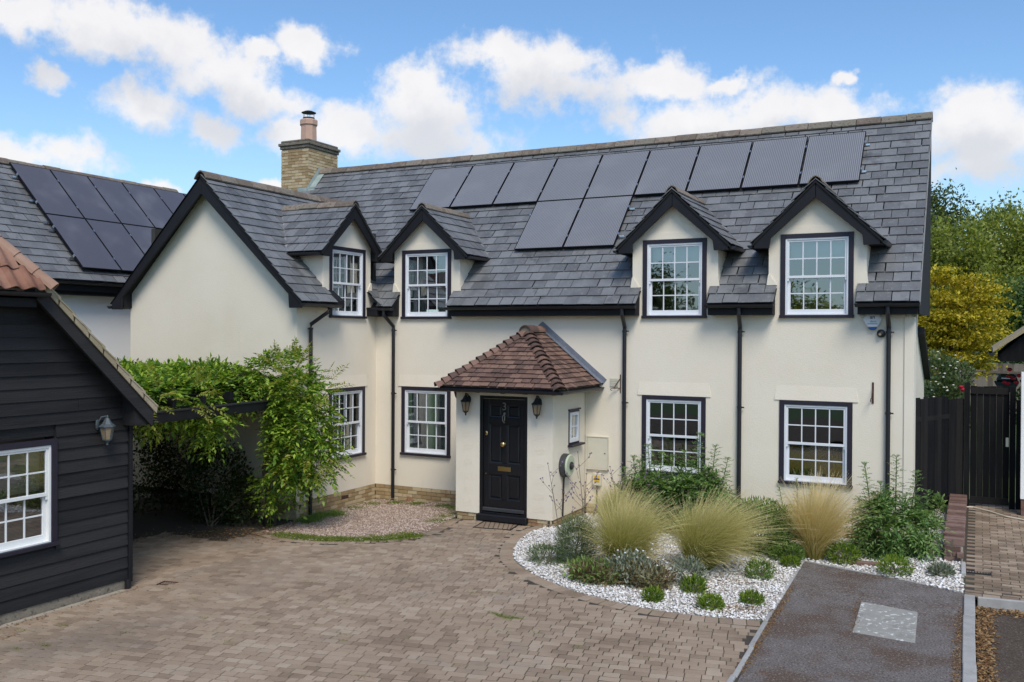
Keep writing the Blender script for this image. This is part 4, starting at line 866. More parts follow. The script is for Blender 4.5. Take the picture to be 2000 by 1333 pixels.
# ================================================================== PORCH (part of the cottage)
PX0, PX1, PE = -8.30, XP, 13.94
m = MB(); holed(m, (0, YP, 0), (1, 0, 0), (0, 0, 1), (PX0, PX1, .16, 2.42), [(-7.82, -6.89, .16, 2.24)], .12, (0, -1, 0))
holed(m, (PX1, 0, 0), (0, 1, 0), (0, 0, 1), (YP, YW, .16, 2.42), [(14.97, 15.42, 1.39, 1.96)], .1, (1, 0, 0))
m.add([(PX0, YP, .16), (PX0, YP, 2.42), (PX0, YW, 2.42), (PX0, YW, .16)], [(0, 1, 2, 3)]); m.build('porch_wall', 'render', house, fixn=False)
for xc in (-8.06, -6.66):           # combed pargeting panels either side of the door
    for i, z in enumerate((1.55, 1.32, 1.05, .80, .55, .33)[:6]):
        m = MB()
        for j in range(5): m.box(xc-.10+random.uniform(-.004, .004), xc+.10+random.uniform(-.004, .004), YP-.0022, YP+.001, z-.05+j*.024, z-.05+j*.024+.008)
        m.build('combed_panel', 'render', house)
# door
fr = MB(); rect_ring(fr, -7.82, -6.89, .17, 2.24, .055, .055, .03, .05, YP-.004, YP+.10); fr = fr.build('door_frame', 'door_black', house, bevel=.004)
MB().box(-7.765, -6.945, YP+.02, YP+.025, 2.185, 2.19).build('frame_bead', 'cream_plastic', fr)
DX0, DX1, DZ0, DZ1, DY = -7.763, -6.947, .205, 2.185, YP+.045
m = MB(); xc = (DX0+DX1)/2; rails = [(DZ0, DZ0+.22), (.86, 1.06), (1.74, 1.86), (DZ1-.10, DZ1)]; st_ = .105
for z0, z1 in rails: m.box(DX0+st_, DX1-st_, DY, DY+.04, z0, z1)
m.box(DX0, DX0+st_, DY, DY+.04, DZ0, DZ1).box(DX1-st_, DX1, DY, DY+.04, DZ0, DZ1)
for (za, zb) in zip(rails, rails[1:]): m.box(xc-.05, xc+.05, DY, DY+.04, za[1], zb[0])
door = m.build('front_door', 'door_black', house, bevel=.006)
for (za, zb) in zip(rails, rails[1:]):
    for (a, b) in ((DX0+st_, xc-.05), (xc+.05, DX1-st_)):
        z0, z1 = za[1], zb[0]; m = MB(); o = .045
        v = [(a, DY+.022, z0), (b, DY+.022, z0), (b, DY+.022, z1), (a, DY+.022, z1), (a+o*.5, DY+.03, z0+o*.5), (b-o*.5, DY+.03, z0+o*.5), (b-o*.5, DY+.03, z1-o*.5), (a+o*.5, DY+.03, z1-o*.5),
             (a+o, DY+.012, z0+o), (b-o, DY+.012, z0+o), (b-o, DY+.012, z1-o), (a+o, DY+.012, z1-o)]
        m.add(v, [(8, 9, 10, 11)]+[(i, (i+1) % 4, 4+(i+1) % 4, 4+i) for i in range(4)]+[(4+i, 4+(i+1) % 4, 8+(i+1) % 4, 8+i) for i in range(4)]); m.build('door_panel', 'door_black', door)
MB().box(DX0, DX1, DY-.05, DY-.002, DZ0+.01, DZ0+.075).build('weather_bar', 'dark_grey', door, bevel=.01)
MB().box(-7.84, -6.87, YP-.10, YP+.03, .06, .17).build('door_step', 'black_paint', house, bevel=.012)
num = link('house_number', text_mesh('3', .19, 'old_metal', .004), door, frame((xc, DY-.006, 2.05), (1, 0, 0), (0, 0, 1), (0, -1, 0)))
m = MB().tube([(xc, DY-.005, 1.93), (xc-.022, DY-.03, 1.88), (xc-.02, DY-.035, 1.82), (xc, DY-.035, 1.78), (xc+.02, DY-.035, 1.82), (xc+.022, DY-.03, 1.88), (xc, DY-.005, 1.93)], .009, 6); m.lathe([(.024, 0), (.024, .012), (.008, .02)], 10, frame((xc, DY, 1.93), (1, 0, 0), (0, 0, 1), (0, -1, 0))); m.lathe([(.014, 0), (.014, .02), (.008, .03)], 10, frame((xc, DY, 1.775), (1, 0, 0), (0, 0, 1), (0, -1, 0))); m.build('knocker', 'old_metal', door, smooth=False)
MB().lathe([(.03, 0), (.03, .008), (.016, .014), (.016, .035), (.04, .05), (.046, .065), (.038, .082), (.012, .09)], 18, frame((xc, DY, 1.40), (1, 0, 0), (0, 0, 1), (0, -1, 0))).build('door_knob', 'brass', door, smooth=True)
lb = MB().box(xc-.125, xc+.125, DY-.008, DY, .925, 1.005).build('letter_plate', 'brass', door, bevel=.003); MB().box(xc-.095, xc+.095, DY-.012, DY-.008, .945, .985).build('flap', 'brass', lb)
MB().lathe([(.028, 0), (.028, .01), (.012, .016)], 14, frame((DX0+.055, DY, 1.575), (1, 0, 0), (0, 0, 1.4), (0, -1, 0))).build('lock', 'brass', door); MB().lathe([(.012, 0), (.012, .012)], 10, frame((DX0+.05, DY, .865), (1, 0, 0), (0, 0, 1), (0, -1, 0))).build('keyhole', 'brass', door)
# small casement in the porch side
Mc = frame((XP, 15.195, 1.375), (0, 1, 0), (-1, 0, 0), (0, 0, 1)); m = MB(); rect_ring(m, -.24, .24, .0, .60, .035, .035, .03, .03, -.008, .05); pwn = m.build('window', 'frame_dark', house, M=Mc)
m = MB(); rect_ring(m, -.20, .20, .035, .565, .06, .06, .07, .06, -.02, .03); m.build('casement_frame', 'white_upvc', pwn, bevel=.003)
MB().box(-.009, .009, -.004, .012, .105, .505).build('glazing_bar', 'white_upvc', pwn); MB().box(-.14, -.009, -.003, .011, .296, .314).box(.009, .14, -.003, .011, .296, .314).build('glazing_bar', 'white_upvc', pwn)
for x in (-.14, .003):
    for z in (.105, .31): link('pane', SASH['pane_me'], pwn, Matrix.Translation((x, .006, z)) @ Matrix.Diagonal((.137, 1, .195, 1)))
MB().box(-.27, .33, -.09, .0, -.035, -.002).build('sill', 'frame_dark', pwn); MB().box(-.26, .26, -.035, .0, .602, .625).build('lintel_drip', 'frame_dark', pwn)
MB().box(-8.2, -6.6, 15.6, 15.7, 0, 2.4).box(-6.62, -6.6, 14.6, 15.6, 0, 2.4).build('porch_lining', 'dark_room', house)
# porch roof
PC, PH, PZ0, PZ1 = -7.30, 1.17, 2.40, 3.36; PSL = math.hypot(PH, PZ1-PZ0); PYR = PE+PH
m = MB(); A = (PC-PH, PE, PZ0); B = (PC+PH, PE, PZ0); Cc = (PC+PH, YW, PZ0); Dd = (PC-PH, YW, PZ0); E1 = (PC, PYR, PZ1); E2 = (PC, YW, PZ1)
m.add([A, B, Cc, Dd, E1, E2], [(0, 1, 4), (1, 2, 5, 4), (3, 0, 4, 5), (3, 2, 1, 0)]); proof = m.build('porch_roof', 'clay', house)
tile_me = st.mesh('roof_tile', 'clay'); tiles = []
Sf = Vector((0, PH, PZ1-PZ0)).normalized(); Sr = Vector((-PH, 0, PZ1-PZ0)).normalized(); Sl = Vector((PH, 0, PZ1-PZ0)).normalized(); NR = 13
lay_slates(A, (1, 0, 0), Sf, PSL, NR, .168, lambda sd: [(PH*sd/PSL-.02, 2*PH-PH*sd/PSL+.02)], proof, .014, .004, tiles)
lay_slates(B, (0, 1, 0), Sr, PSL, NR, .168, lambda sd: [(PH*sd/PSL-.02, YW-PE-.03)], proof, .014, .004, tiles)
lay_slates((PC-PH, YW, PZ0), (0, -1, 0), Sl, PSL, NR, .168, lambda sd: [(0.03, YW-PE-PH*sd/PSL+.02)], proof, .014, .004, tiles)
pieces('roof_tile', tiles, tile_me, house)
bn = MB(); n = 8; vs = []
for y, w, h in ((0, .125, .075), (.10, .10, .06), (.24, .055, .03)):
    for th in (0, -.014):
        for j in range(n): t_ = -1.15+2.3*j/(n-1); vs.append((math.sin(t_)*w/math.sin(1.15), y, (math.cos(t_)-math.cos(1.15))*h/(1-math.cos(1.15))+th-.035))
fs = []
for r_ in range(2):
    for j in range(n-1): a = r_*2*n+j; b = a+2*n; fs += [(a, a+1, b+1, b), (a+n, b+n, b+n+1, a+n+1)]
fs += [(j, n+j, n+j+1, j+1) for j in range(n-1)]+[(0, 2*n, 3*n, n), (2*n, 4*n, 5*n, 3*n), (n-1, 2*n-1, 4*n-1, 3*n-1), (3*n-1, 4*n-1, 6*n-1, 5*n-1)]
bn_me = bn.add(vs, fs).mesh('bonnet_tile', 'clay')
for sg in (-1, 1):
    c0 = Vector((PC+sg*PH, PE, PZ0)); c1 = Vector(E1); d = (c1-c0); L = d.length; d /= L; sx = d.cross(Vector((0, 0, 1))).normalized(); nn = sx.cross(d)
    for k in range(NR):
        p = c0+d*(k*L/NR-.03)+nn*.05; tl = .11; dd = (d-nn*tl).normalized(); n2 = sx.cross(dd); rz = random.gauss(0, .03)
        link('bonnet_tile', bn_me, proof, frame(p+nn*random.gauss(0, .004), (sx+dd*rz)*random.uniform(.95, 1.1), dd, n2*1.1))
# half-round ridge with mortared end, lead flashing at the wall
for i in range(2):
    m = MB(); a = PYR-.10+i*.34; b = min(a+.36, YW-.01); vs = []
    for y in (a, b):
        for r_ in (.125-.008*i, .105-.008*i): vs += [(PC+math.cos(t_)*r_, y, PZ1+.0+math.sin(t_)*r_) for t_ in (math.pi*j/10 for j in range(11))]
    k = 11; fs = []
    for j in range(10): fs += [(j, j+1, 2*k+j+1, 2*k+j), (k+j, 3*k+j, 3*k+j+1, k+j+1), (j, k+j, k+j+1, j+1)]
    m.add(vs, fs).build('ridge_tile', 'clay', proof)
MB().prism([(PC+math.cos(math.pi*j/10)*.104, 0, PZ1+math.sin(math.pi*j/10)*.104-.0) for j in range(11)], (0, PYR-.07, 0), (0, PYR-.03, 0)).build('mortar_end', 'stone_cap', proof)
m = MB()
for sg in (-1, 1):
    a = Vector((PC, 0, PZ1+.02)); b = Vector((PC+sg*PH*1.03, 0, PZ0+.0)); d = (b-a).normalized(); u = Vector((-d.z*sg, 0, d.x*sg)); u = u if u.z > 0 else -u
    m.prism([a+Vector((0, YW-.004, 0)), b+Vector((0, YW-.004, 0)), b+u*.13+Vector((0, YW-.004, 0)), Vector((PC, YW-.004, PZ1+.20))], (0, -.006, 0), (0, .003, 0))
    m.prism([a+Vector((0, YW-.004, .02)), b+Vector((0, YW-.004, .02)), b+Vector((0, YW-.12, .02)), a+Vector((0, YW-.12, .02))], u*.02, u*.035)
m.build('lead_flashing', 'lead_new', proof)
for a, b in (((PC-PH, PE-.03, PZ0-.035), (PC+PH+.03, PE-.03, PZ0-.035)), ((PC+PH+.03, PE-.03, PZ0-.035), (PC+PH+.03, YW-.02, PZ0-.035)), ((PC-PH-.03, YW-.02, PZ0-.035), (PC-PH-.03, PE-.03, PZ0-.035))):
    MB().half_gutter(a, b, .05).build('gutter', 'black_plastic', proof)
MB().box(PC-PH+.02, PC+PH-.02, PE+.02, PE+.045, PZ0-.05, PZ0-.005).box(PC+PH-.045, PC+PH-.02, PE+.045, YW, PZ0-.05, PZ0-.005).box(PC-PH+.02, PC-PH+.045, PE+.045, YW, PZ0-.05, PZ0-.005).build('fascia', 'black_paint', proof)
MB().box(PC-PH+.05, PC+PH-.05, PE+.05, YP-.0, PZ0-.02, PZ0-.004).box(PX1, PC+PH-.05, YP, YW, PZ0-.02, PZ0-.004).build('soffit', 'black_paint', proof)
for x in (PX0+.05, -7.86, -7.36, -6.92, PX1+.02): MB().prism([(0, YP-.0, PZ0-.02), (0, PE+.06, PZ0-.02), (0, PE+.06, PZ0-.07), (0, YP-.0, PZ0-.12)], (x-.03, 0, 0), (x+.03, 0, 0)).build('rafter_foot', 'black_paint', proof)
for y in (14.45, 14.8, 15.15, 15.5): MB().prism([(PX1, 0, PZ0-.02), (PC+PH-.06, 0, PZ0-.02), (PC+PH-.06, 0, PZ0-.07), (PX1, 0, PZ0-.12)], (0, y-.03, 0), (0, y+.03, 0)).build('rafter_foot', 'black_paint', proof)
MB().tube([(XP+.02, YW-.06, 2.3), (XP+.02, YW-.06, .2)], .011, 6).build('conduit', 'cream_plastic', house)
MB().tube([(PX0-.10, YP+.1, PZ0-.06), (PX0-.10, YP+.18, 2.2), (PX0-.05, YP+.2, 2.1), (PX0-.05, YP+.2, .2)], .03, 8).build('porch_downpipe', 'black_plastic', house)

# ================================================================== fixtures on the walls (things of their own)
def lantern(label, M, m, down=False, scale=1.0, hexn=6):
    """origin at the wall; local y points out from the wall, z up"""
    t = local_thing('wall_lantern', label, 'lantern', M @ Matrix.Diagonal((scale, scale, scale, 1)))
    c = .13; zb = -.20
    MB().lathe([(.035, 0), (.04, .02), (.02, .03)], 10, frame((0, 0, -.06), (1, 0, 0), (0, 0, 1.8), (0, 1, 0))).build('backplate', m, t)
    m2 = MB().tube([(0, .02, -.03), (0, .06, .035), (0, c-.02, .045), (0, c, .02)], .010, 7); m2.build('bracket', m, t)
    MB().lathe([(.10, -.085), (.098, -.075), (.06, -.045), (.038, -.005), (.022, .02), (.012, .03), (.018, .042), (.006, .06)], hexn, Matrix.Translation((0, c, 0))).build('roof', m, t)
    n = hexn; cg = MB(); top, bot = (.082, -.085), (.050, -.245)
    for i in range(n):
        a = 2*math.pi*i/n; b = 2*math.pi*(i+1)/n; P = lambda r_, z, q: Vector((r_*math.cos(q), c+r_*math.sin(q), z))
        cg.tube([P(*top, a), P(*bot, a)], .006, 5)
        MB().add([P(top[0]*.95, top[1], a), P(top[0]*.95, top[1], b), P(bot[0]*.95, bot[1], b), P(bot[0]*.95, bot[1], a)], [(0, 1, 2, 3)]).build('pane', 'lantern_glass', t)
    cg.lathe([(.086, -.092), (.086, -.084)], n, Matrix.Translation((0, c, 0))); cg.build('cage', m, t)
    MB().lathe([(.054, -.240), (.05, -.255), (.022, -.275), (.012, -.295), (.017, -.305), (.004, -.32)], n, Matrix.Translation((0, c, 0))).build('finial', m, t)
OUTM = frame((0, 0, 0), (-1, 0, 0), (0, -1, 0), (0, 0, 1)); OUTX = frame((0, 0, 0), (0, -1, 0), (1, 0, 0), (0, 0, 1))
lantern('small black lantern left of the black front door', Matrix.Translation((-8.03, YP, 2.22)) @ OUTM, 'iron_black', scale=1.05)
lantern('small black lantern right of the black front door', Matrix.Translation((-6.65, YP, 2.22)) @ OUTM, 'iron_black', scale=1.05)
# alarm box
MA = frame((-1.50, YW, 3.575), (1, 0, 0), (0, 0, 1), (0, -1, 0)); t = local_thing('alarm_box', 'white hexagonal alarm box with blue foot under the eaves', 'alarm', MA)
hx = [(-.145, .01), (-.085, .125), (.085, .125), (.145, .01), (.075, -.115), (-.075, -.115)]
MB().prism([(x, y, 0) for x, y in hx], (0, 0, 0), (0, 0, .075)).build('cover', 'white_plastic', t, bevel=.012); MB().prism([(-.072, -.118, .004), (.072, -.118, .004), (.035, -.158, .004), (-.035, -.158, .004)], (0, 0, 0), (0, 0, .066)).build('strobe', 'blue_plastic', t, bevel=.006)
link('lettering', text_mesh('an', .085, 'ink', .0005, True), t, Matrix.Translation((-.0, .045, .0762))); link('lettering', text_mesh('alarm', .042, 'ink', .0005), t, Matrix.Translation((.012, -.025, .0762)))
MB().box(-.075, .075, -.066, -.058, .0752, .0762).build('strapline', 'ink', t)
MB().box(-.07, .07, .126, .15, 0, .03).build('cable_entry', 'dark_grey', t)
# camera
MC_ = frame((-1.375, YW, 3.36), (1, 0, 0), (0, 0, 1), (0, -1, 0)); t = local_thing('security_camera', 'small round grey security camera beside the end downpipe', 'camera', MC_)
MB().lathe([(.066, 0), (.066, .03), (.06, .045)], 20).build('base', 'dark_grey', t); MB().lathe([(.055, .045), (.052, .07), (.035, .09), (.01, .096)], 20).build('dome', 'iron_black', t, smooth=True); MB().lathe([(.024, .09), (.02, .1), (.005, .1)], 14, Matrix.Translation((-.01, -.012, 0))).build('lens', 'lantern_glass', t)
def basket_bracket(label, x, z0, z1, arm, turn):
    M = Matrix.Translation((x, YW, (z0+z1)/2)) @ Matrix.Rotation(turn, 4, 'Z') @ frame((0, 0, 0), (-1, 0, 0), (0, -1, 0), (0, 0, 1)); h = (z1-z0)/2; t = local_thing('basket_bracket', label, 'bracket', M)
    MB().box(-.014, .014, 0, .012, -h, h).build('wall_bar', 'rust', t); MB().bar((0, .01, -h*.5), (0, arm, -h*.5), .012, .012).build('arm', 'rust', t); MB().bar((0, .01, h*.55), (0, arm*.75, -h*.48), .008, .012).build('brace', 'rust', t)
    MB().tube([(0, arm, -h*.5), (0, arm+.02, -h*.62), (0, arm+.005, -h*.75), (0, arm-.015, -h*.66)], .007, 6).build('hook', 'rust', t)
basket_bracket('rusty hanging-basket bracket by the downpipe right of the porch', -5.75, 2.27, 2.60, .17, R(-52)); basket_bracket('rusty hanging-basket bracket beside the far right ground-floor window', -1.49, 2.24, 2.58, .16, R(-6))
# wall vent
MV = frame((-5.87, YW, 2.45), (1, 0, 0), (0, 0, 1), (0, -1, 0)); t = local_thing('wall_vent', 'square cream louvred vent on the wall right of the porch', 'vent', MV)
m = MB(); rect_ring(m, -.08, .08, -.08, .08, .008, .008, .008, .008, 0, .01)
fv = MB().box(-.085, .085, -.085, .085, 0, .006).build('plate', 'cream_plastic', t)
for i in range(5): MB().box(-.075, .075, -.066+i*.03, -.05+i*.03, .006, .016).build('louvre', 'cream_plastic', t)
# meter box, isolator, charger
MM = frame((-6.18, YW, 1.16), (1, 0, 0), (0, 0, 1), (0, -1, 0)); t = local_thing('meter_box', 'flat cream meter cabinet on the wall beside the porch', 'meter box', MM)
m = MB(); m.box(-.22, .22, -.305, -.285, 0, .045).box(-.22, .22, .285, .305, 0, .045).box(-.22, -.20, -.285, .285, 0, .045).box(.20, .22, -.285, .285, 0, .045); m.build('surround', 'cream_plastic', t, bevel=.004)
MB().box(-.198, .198, -.283, .283, 0, .036).build('door', 'cream_plastic', t, bevel=.004); MB().lathe([(.012, .036), (.012, .042)], 10, Matrix.Translation((.15, .0, 0))).build('lock', 'dark_grey', t)
MI = frame((-6.17, YW, .69), (1, 0, 0), (0, 0, 1), (0, -1, 0)); t = local_thing('isolator_box', 'small cream switch box with yellow warning label under the meter cabinet', 'switch box', MI)
MB().box(-.08, .08, -.12, .11, 0, .075).build('case', 'cream_plastic', t, bevel=.008); MB().box(-.05, .055, -.06, .06, .0752, .0765).build('warning_label', 'yellow_label', t); MB().box(-.05, .055, -.012, .012, .0766, .0775).build('stripe', 'ink', t)
MB().box(-.02, .045, -.052, -.045, .0766, .0772).build('stripe', 'ink', t); MB().tube([(-.01, -.12, .03), (-.01, -.5, .03), (-.01, -.7, .02)], .011, 7).build('cable', 'black_plastic', t)
ME = frame((XP, 14.73, 1.05), (0, 1, 0), (0, 0, 1), (1, 0, 0)); t = local_thing('car_charger', 'round wall charger in pale green and black on the porch side', 'charger', ME)
def disc(mb, r, z0, z1, rx=1.0, n=28, a0=0, a1=2*math.pi):
    pts = [(r*math.cos(a0+(a1-a0)*j/n)*rx, r*math.sin(a0+(a1-a0)*j/n), z0) for j in range(n if a1-a0 > 6.2 else n+1)]; return mb.prism(pts, (0, 0, 0), (0, 0, z1-z0))
disc(MB(), .205, 0, .10).build('body', 'dark_grey', t, bevel=.012); disc(MB(), .195, .10, .145, 1.0).build('cover', 'pale_green', t, bevel=.02); disc(MB(), .07, .146, .18).build('socket', 'iron_black', t, bevel=.01)
MB().tube([(-.02, -.19, .03), (-.04, -.34, .03), (-.045, -.6, .025), (-.05, -.88, .02)], .016, 8).build('cable', 'black_plastic', t)

# ================================================================== solar panels
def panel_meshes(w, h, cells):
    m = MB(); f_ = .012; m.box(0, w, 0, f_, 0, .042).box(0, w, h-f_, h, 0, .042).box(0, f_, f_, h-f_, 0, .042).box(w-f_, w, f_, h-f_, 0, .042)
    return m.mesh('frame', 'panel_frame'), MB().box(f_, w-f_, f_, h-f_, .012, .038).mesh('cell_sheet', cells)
cl_me = MB().box(-.012, .012, -.03, .03, 0, .055).mesh('clamp', 'alu')
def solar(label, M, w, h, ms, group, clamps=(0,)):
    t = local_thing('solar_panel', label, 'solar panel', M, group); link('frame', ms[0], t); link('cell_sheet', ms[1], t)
    for x in clamps:
        for y in (.33, 1.16): link('clamp', cl_me, t, Matrix.Translation((x, y*h/1.53, 0)))
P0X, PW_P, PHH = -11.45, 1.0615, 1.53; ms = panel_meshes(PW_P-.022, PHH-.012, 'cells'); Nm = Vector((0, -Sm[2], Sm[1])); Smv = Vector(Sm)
bot = Vector((0, 17.555, main_y(0)*0+6.105)); words = ['first', 'second', 'third', 'fourth', 'fifth', 'sixth', 'seventh', 'eighth', 'ninth']
def pmx(x, dn): return frame(Vector((x, bot.y, bot.z))-Smv*dn-Nm*.045, (1, 0, 0), Smv, Nm)
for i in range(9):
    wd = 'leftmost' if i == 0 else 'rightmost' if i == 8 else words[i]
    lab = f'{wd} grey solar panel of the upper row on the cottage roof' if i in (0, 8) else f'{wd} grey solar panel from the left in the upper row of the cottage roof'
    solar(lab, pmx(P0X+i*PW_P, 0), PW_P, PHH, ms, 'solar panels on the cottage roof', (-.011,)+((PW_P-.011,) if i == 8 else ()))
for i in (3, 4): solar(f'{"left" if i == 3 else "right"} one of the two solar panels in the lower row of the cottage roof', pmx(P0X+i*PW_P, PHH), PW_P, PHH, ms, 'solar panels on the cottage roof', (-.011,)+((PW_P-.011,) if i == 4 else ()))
for (x0, x1, dn, ys) in ((P0X-.06, P0X+9*PW_P+.07, 0, (.33, 1.16)), (P0X+3*PW_P-.06, P0X+5*PW_P+.1, PHH, (.33, 1.16))):
    for yy in ys:
        a = Vector((x0, bot.y, bot.z))+Smv*(yy-dn)-Nm*.065; b = Vector((x1, 0, 0)); r_ = MB().bar(a, (x1, a.y, a.z), .04, .035).build('mounting_rail', 'alu')
        tag(r_, f'thin aluminium rail under the {"upper" if dn == 0 else "lower"} cottage solar panels, {"lower" if yy < .5 else "higher"} of its pair', 'rail')

# ================================================================== BLACK BARN (left)
BX, BY = -10.02, 8.65
barn = thing('barn', 'black weatherboarded barn with tiled half-hipped roof at the left', 'barn', (BX, BY-2, -.1))
BH = 2.32; BSL = .945          # eaves height at the corner, slope of the gable
def barn_top(y): return BH+(BY+.08-y)*BSL
WY0_, WY1_, WZ0_, WZ1_ = 5.62, 7.55, .76, 2.05
BYL = 4.0; nb = 0; z = .06; lap = .152
bt = lambda: random.gauss(0, .003)
while z < 3.72:
    z1 = z+lap; ye = lambda q: min(BY-.03, BY+.09-(q-BH)/BSL); segs = [(BYL, ye(z))]
    if z1 > WZ0_ and z < WZ1_: segs = [(a, b) for a, b in [(segs[0][0], WY0_), (WY1_, segs[0][1])] if b-a > .02]
    for a, b in segs:
        cuts = [a]+sorted(random.uniform(a+.3, b-.3) for _ in range(1) if b-a > 2.2 and random.random() < .5)+[b]
        for p, q in zip(cuts, cuts[1:]):
            o = bt(); ztop = min(z1+.02, 3.72); qt = min(q, ye(ztop)) if q > ye(ztop) else q
            MB().add([(BX+.026+o, p+.002, z+bt()), (BX+.026+o, q-.002, z+bt()), (BX+.004, qt-.002, ztop), (BX+.004, p+.002, ztop), (BX+.004, p+.002, z+.004), (BX+.004, q-.002, z+.004), (BX-.01, qt-.002, ztop), (BX-.01, p+.002, ztop)],
                     [(0, 1, 2, 3), (0, 4, 5, 1), (1, 5, 6, 2), (0, 3, 7, 4)]).build('weatherboard', 'barn_board', barn, fixn=False)
    z = z1
m = MB(); bt0 = min(3.9, barn_top(BYL))
holed(m, (BX-.012, 0, 0), (0, 1, 0), (0, 0, 1), (BYL, BY-.03, -.15, 2.3), [(WY0_, WY1_, WZ0_, WZ1_)], .15, (1, 0, 0))
m.add([(BX-.012, BYL, 2.3), (BX-.012, BY-.03, 2.3), (BX-.012, BY-1.6, 3.8), (BX-.012, BYL, 3.8)], [(0, 1, 2, 3)])
m.add([(BX-.012, BY-.03, -.2), (-17, BY-.03, -.2), (-17, BY-.03, 2.3), (BX-.012, BY-.03, 2.3)], [(0, 1, 2, 3)]); m.build('wall', 'barn_board', barn, fixn=False)
MB().box(BX-.02, BX+.055, BY-.035, BY+.02, .02, 2.3).build('corner_board', 'black_paint', barn, bevel=.004)
MB().box(BX-.1, BX+.012, BYL, BY-.06, -.3, .065).build('plinth', 'stone_cap', barn)
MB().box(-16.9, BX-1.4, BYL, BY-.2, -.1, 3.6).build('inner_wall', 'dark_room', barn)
MB().tube([(BX+.05, BY-.06, .07), (BX+.05, BY-.06, -.06)], .04, 8).build('pipe_shoe', 'black_plastic', barn)
# barn sash window (wider: five panes across in view)
D2 = sash_meshes(WY1_-WY0_, WZ1_-WZ0_, 7); wb_ = put_window(D2, frame((BX+.03, (WY0_+WY1_)/2, WZ0_-.03), (0, 1, 0), (-1, 0, 0), (0, 0, 1)), barn)
for o in list(wb_.children):
    if o.name.startswith(('box_frame', 'upper', 'lower', 'glazing')): o.data.materials[0] = MATS['white_wood']
MB().box(-.85, .85, .16, .17, .66, 1.22).build('woven_blind', 'brick', wb_)
# roof of the barn
m = MB(); zr = 4.9
HIP0 = Vector((BX+.30, 7.24, 3.80)); HD = Vector((-.42, -.40, .52))
xe = BX+.31
m.add([(xe, BY+.16, barn_top(BY+.16)+.05), (-17, BY+.16, barn_top(BY+.16)+.05), (-17, 7.2, barn_top(7.2)+.05), (xe, 7.2, barn_top(7.2)+.05)], [(0, 1, 2, 3)])
m.add([(xe, 7.2, 3.80), (xe-1.2, 6.06, 5.3), (-17, 6.06, 5.3), (-17, 7.2, 3.80)], [(0, 1, 2, 3)])
broof = m.build('barn_roof', 'pantile', barn, fixn=False)
MB().prism([(0, BY+.16, barn_top(BY+.16)+.02), (0, 7.1, barn_top(7.1)+.02), (0, 7.1, barn_top(7.1)-.17), (0, BY+.13, barn_top(BY+.13)-.20)], (xe-.06, 0, 0), (xe-.025, 0, 0)).build('barge_board', 'barn_board', barn, bevel=.003)
MB().prism([(0, BY+.1, barn_top(BY+.1)+.0), (0, 7.1, barn_top(7.1)+.0), (0, 7.1, barn_top(7.1)-.03), (0, BY+.1, barn_top(BY+.1)-.03)], (BX, 0, 0), (xe-.06, 0, 0)).build('soffit', 'barn_board', barn)
MB().prism([(0, BY+.13, barn_top(BY+.13)-.02), (0, BY-.12, barn_top(BY-.12)-.02), (0, BY-.12, 2.1), (0, BY+.13, 2.1)], (BX+.0, 0, 0), (xe-.07, 0, 0)).build('eaves_box', 'barn_board', barn)
nt = 8
for i in range(nt):    # verge: mortar bed and stepped tile ends
    y0 = BY+.18-i*(BY+.18-7.16)/nt; y1 = BY+.18-(i+1)*(BY+.18-7.16)/nt
    MB().prism([(0, y0, barn_top(y0)+.02), (0, y1-.01, barn_top(y1-.01)+.02), (0, y1-.01, barn_top(y1-.01)+.085), (0, y0+.015, barn_top(y0+.015)+.115)], (xe-.02, 0, 0), (xe+.0, 0, 0)).build('verge_mortar', 'verge', broof)
    MB().prism([(0, y0+.02, barn_top(y0+.02)+.115), (0, y1-.03, barn_top(y1-.03)+.086), (0, y1-.03, barn_top(y1-.03)+.108), (0, y0+.02, barn_top(y0+.02)+.14)], (xe-.35, 0, 0), (xe+.008, 0, 0)).build('verge_tile', 'verge', broof)
# half-hip with pantiles, hip tiles and gutter
for i in range(4):
    for j in range(3):
        n = 9; vs = []; wdt = .215; y0 = 7.12-(i+1)*wdt-j*.0
        for r_, off_ in ((0, .0), (1, .0)):
            sdist = j*.30+r_*.33-.02
            for k in range(n):
                yy = y0+wdt*k/(n-1); ph = k/(n-1)*2*math.pi; hgt = .028*math.sin(ph)+(.03 if r_ == 0 else .0)+.05
                x = xe+.03-sdist*.58-hgt*.0; vs.append((x+hgt*.75, yy, 3.79+sdist*.80+hgt*.6))
        if y0+wdt-.0 > 7.30-j*.22: continue
        MB().add(vs+[(a, b, c-.014) for a, b, c in vs[:n]], [(k, k+1, n+k+1, n+k) for k in range(n-1)]+[(k, 2*n+k, 2*n+k+1, k+1) for k in range(n-1)]).build('pantile', 'pantile', broof, smooth=True, fixn=False)
m = MB(); m.add([(xe+.0, 7.26, 3.82), (xe-.55, 6.74, 4.50), (xe-.55, 6.2, 4.50), (xe+.0, 6.72, 3.80)], [(0, 1, 2, 3)]); m.build('hip_mortar', 'verge', broof, fixn=False)
hd = HD.normalized()
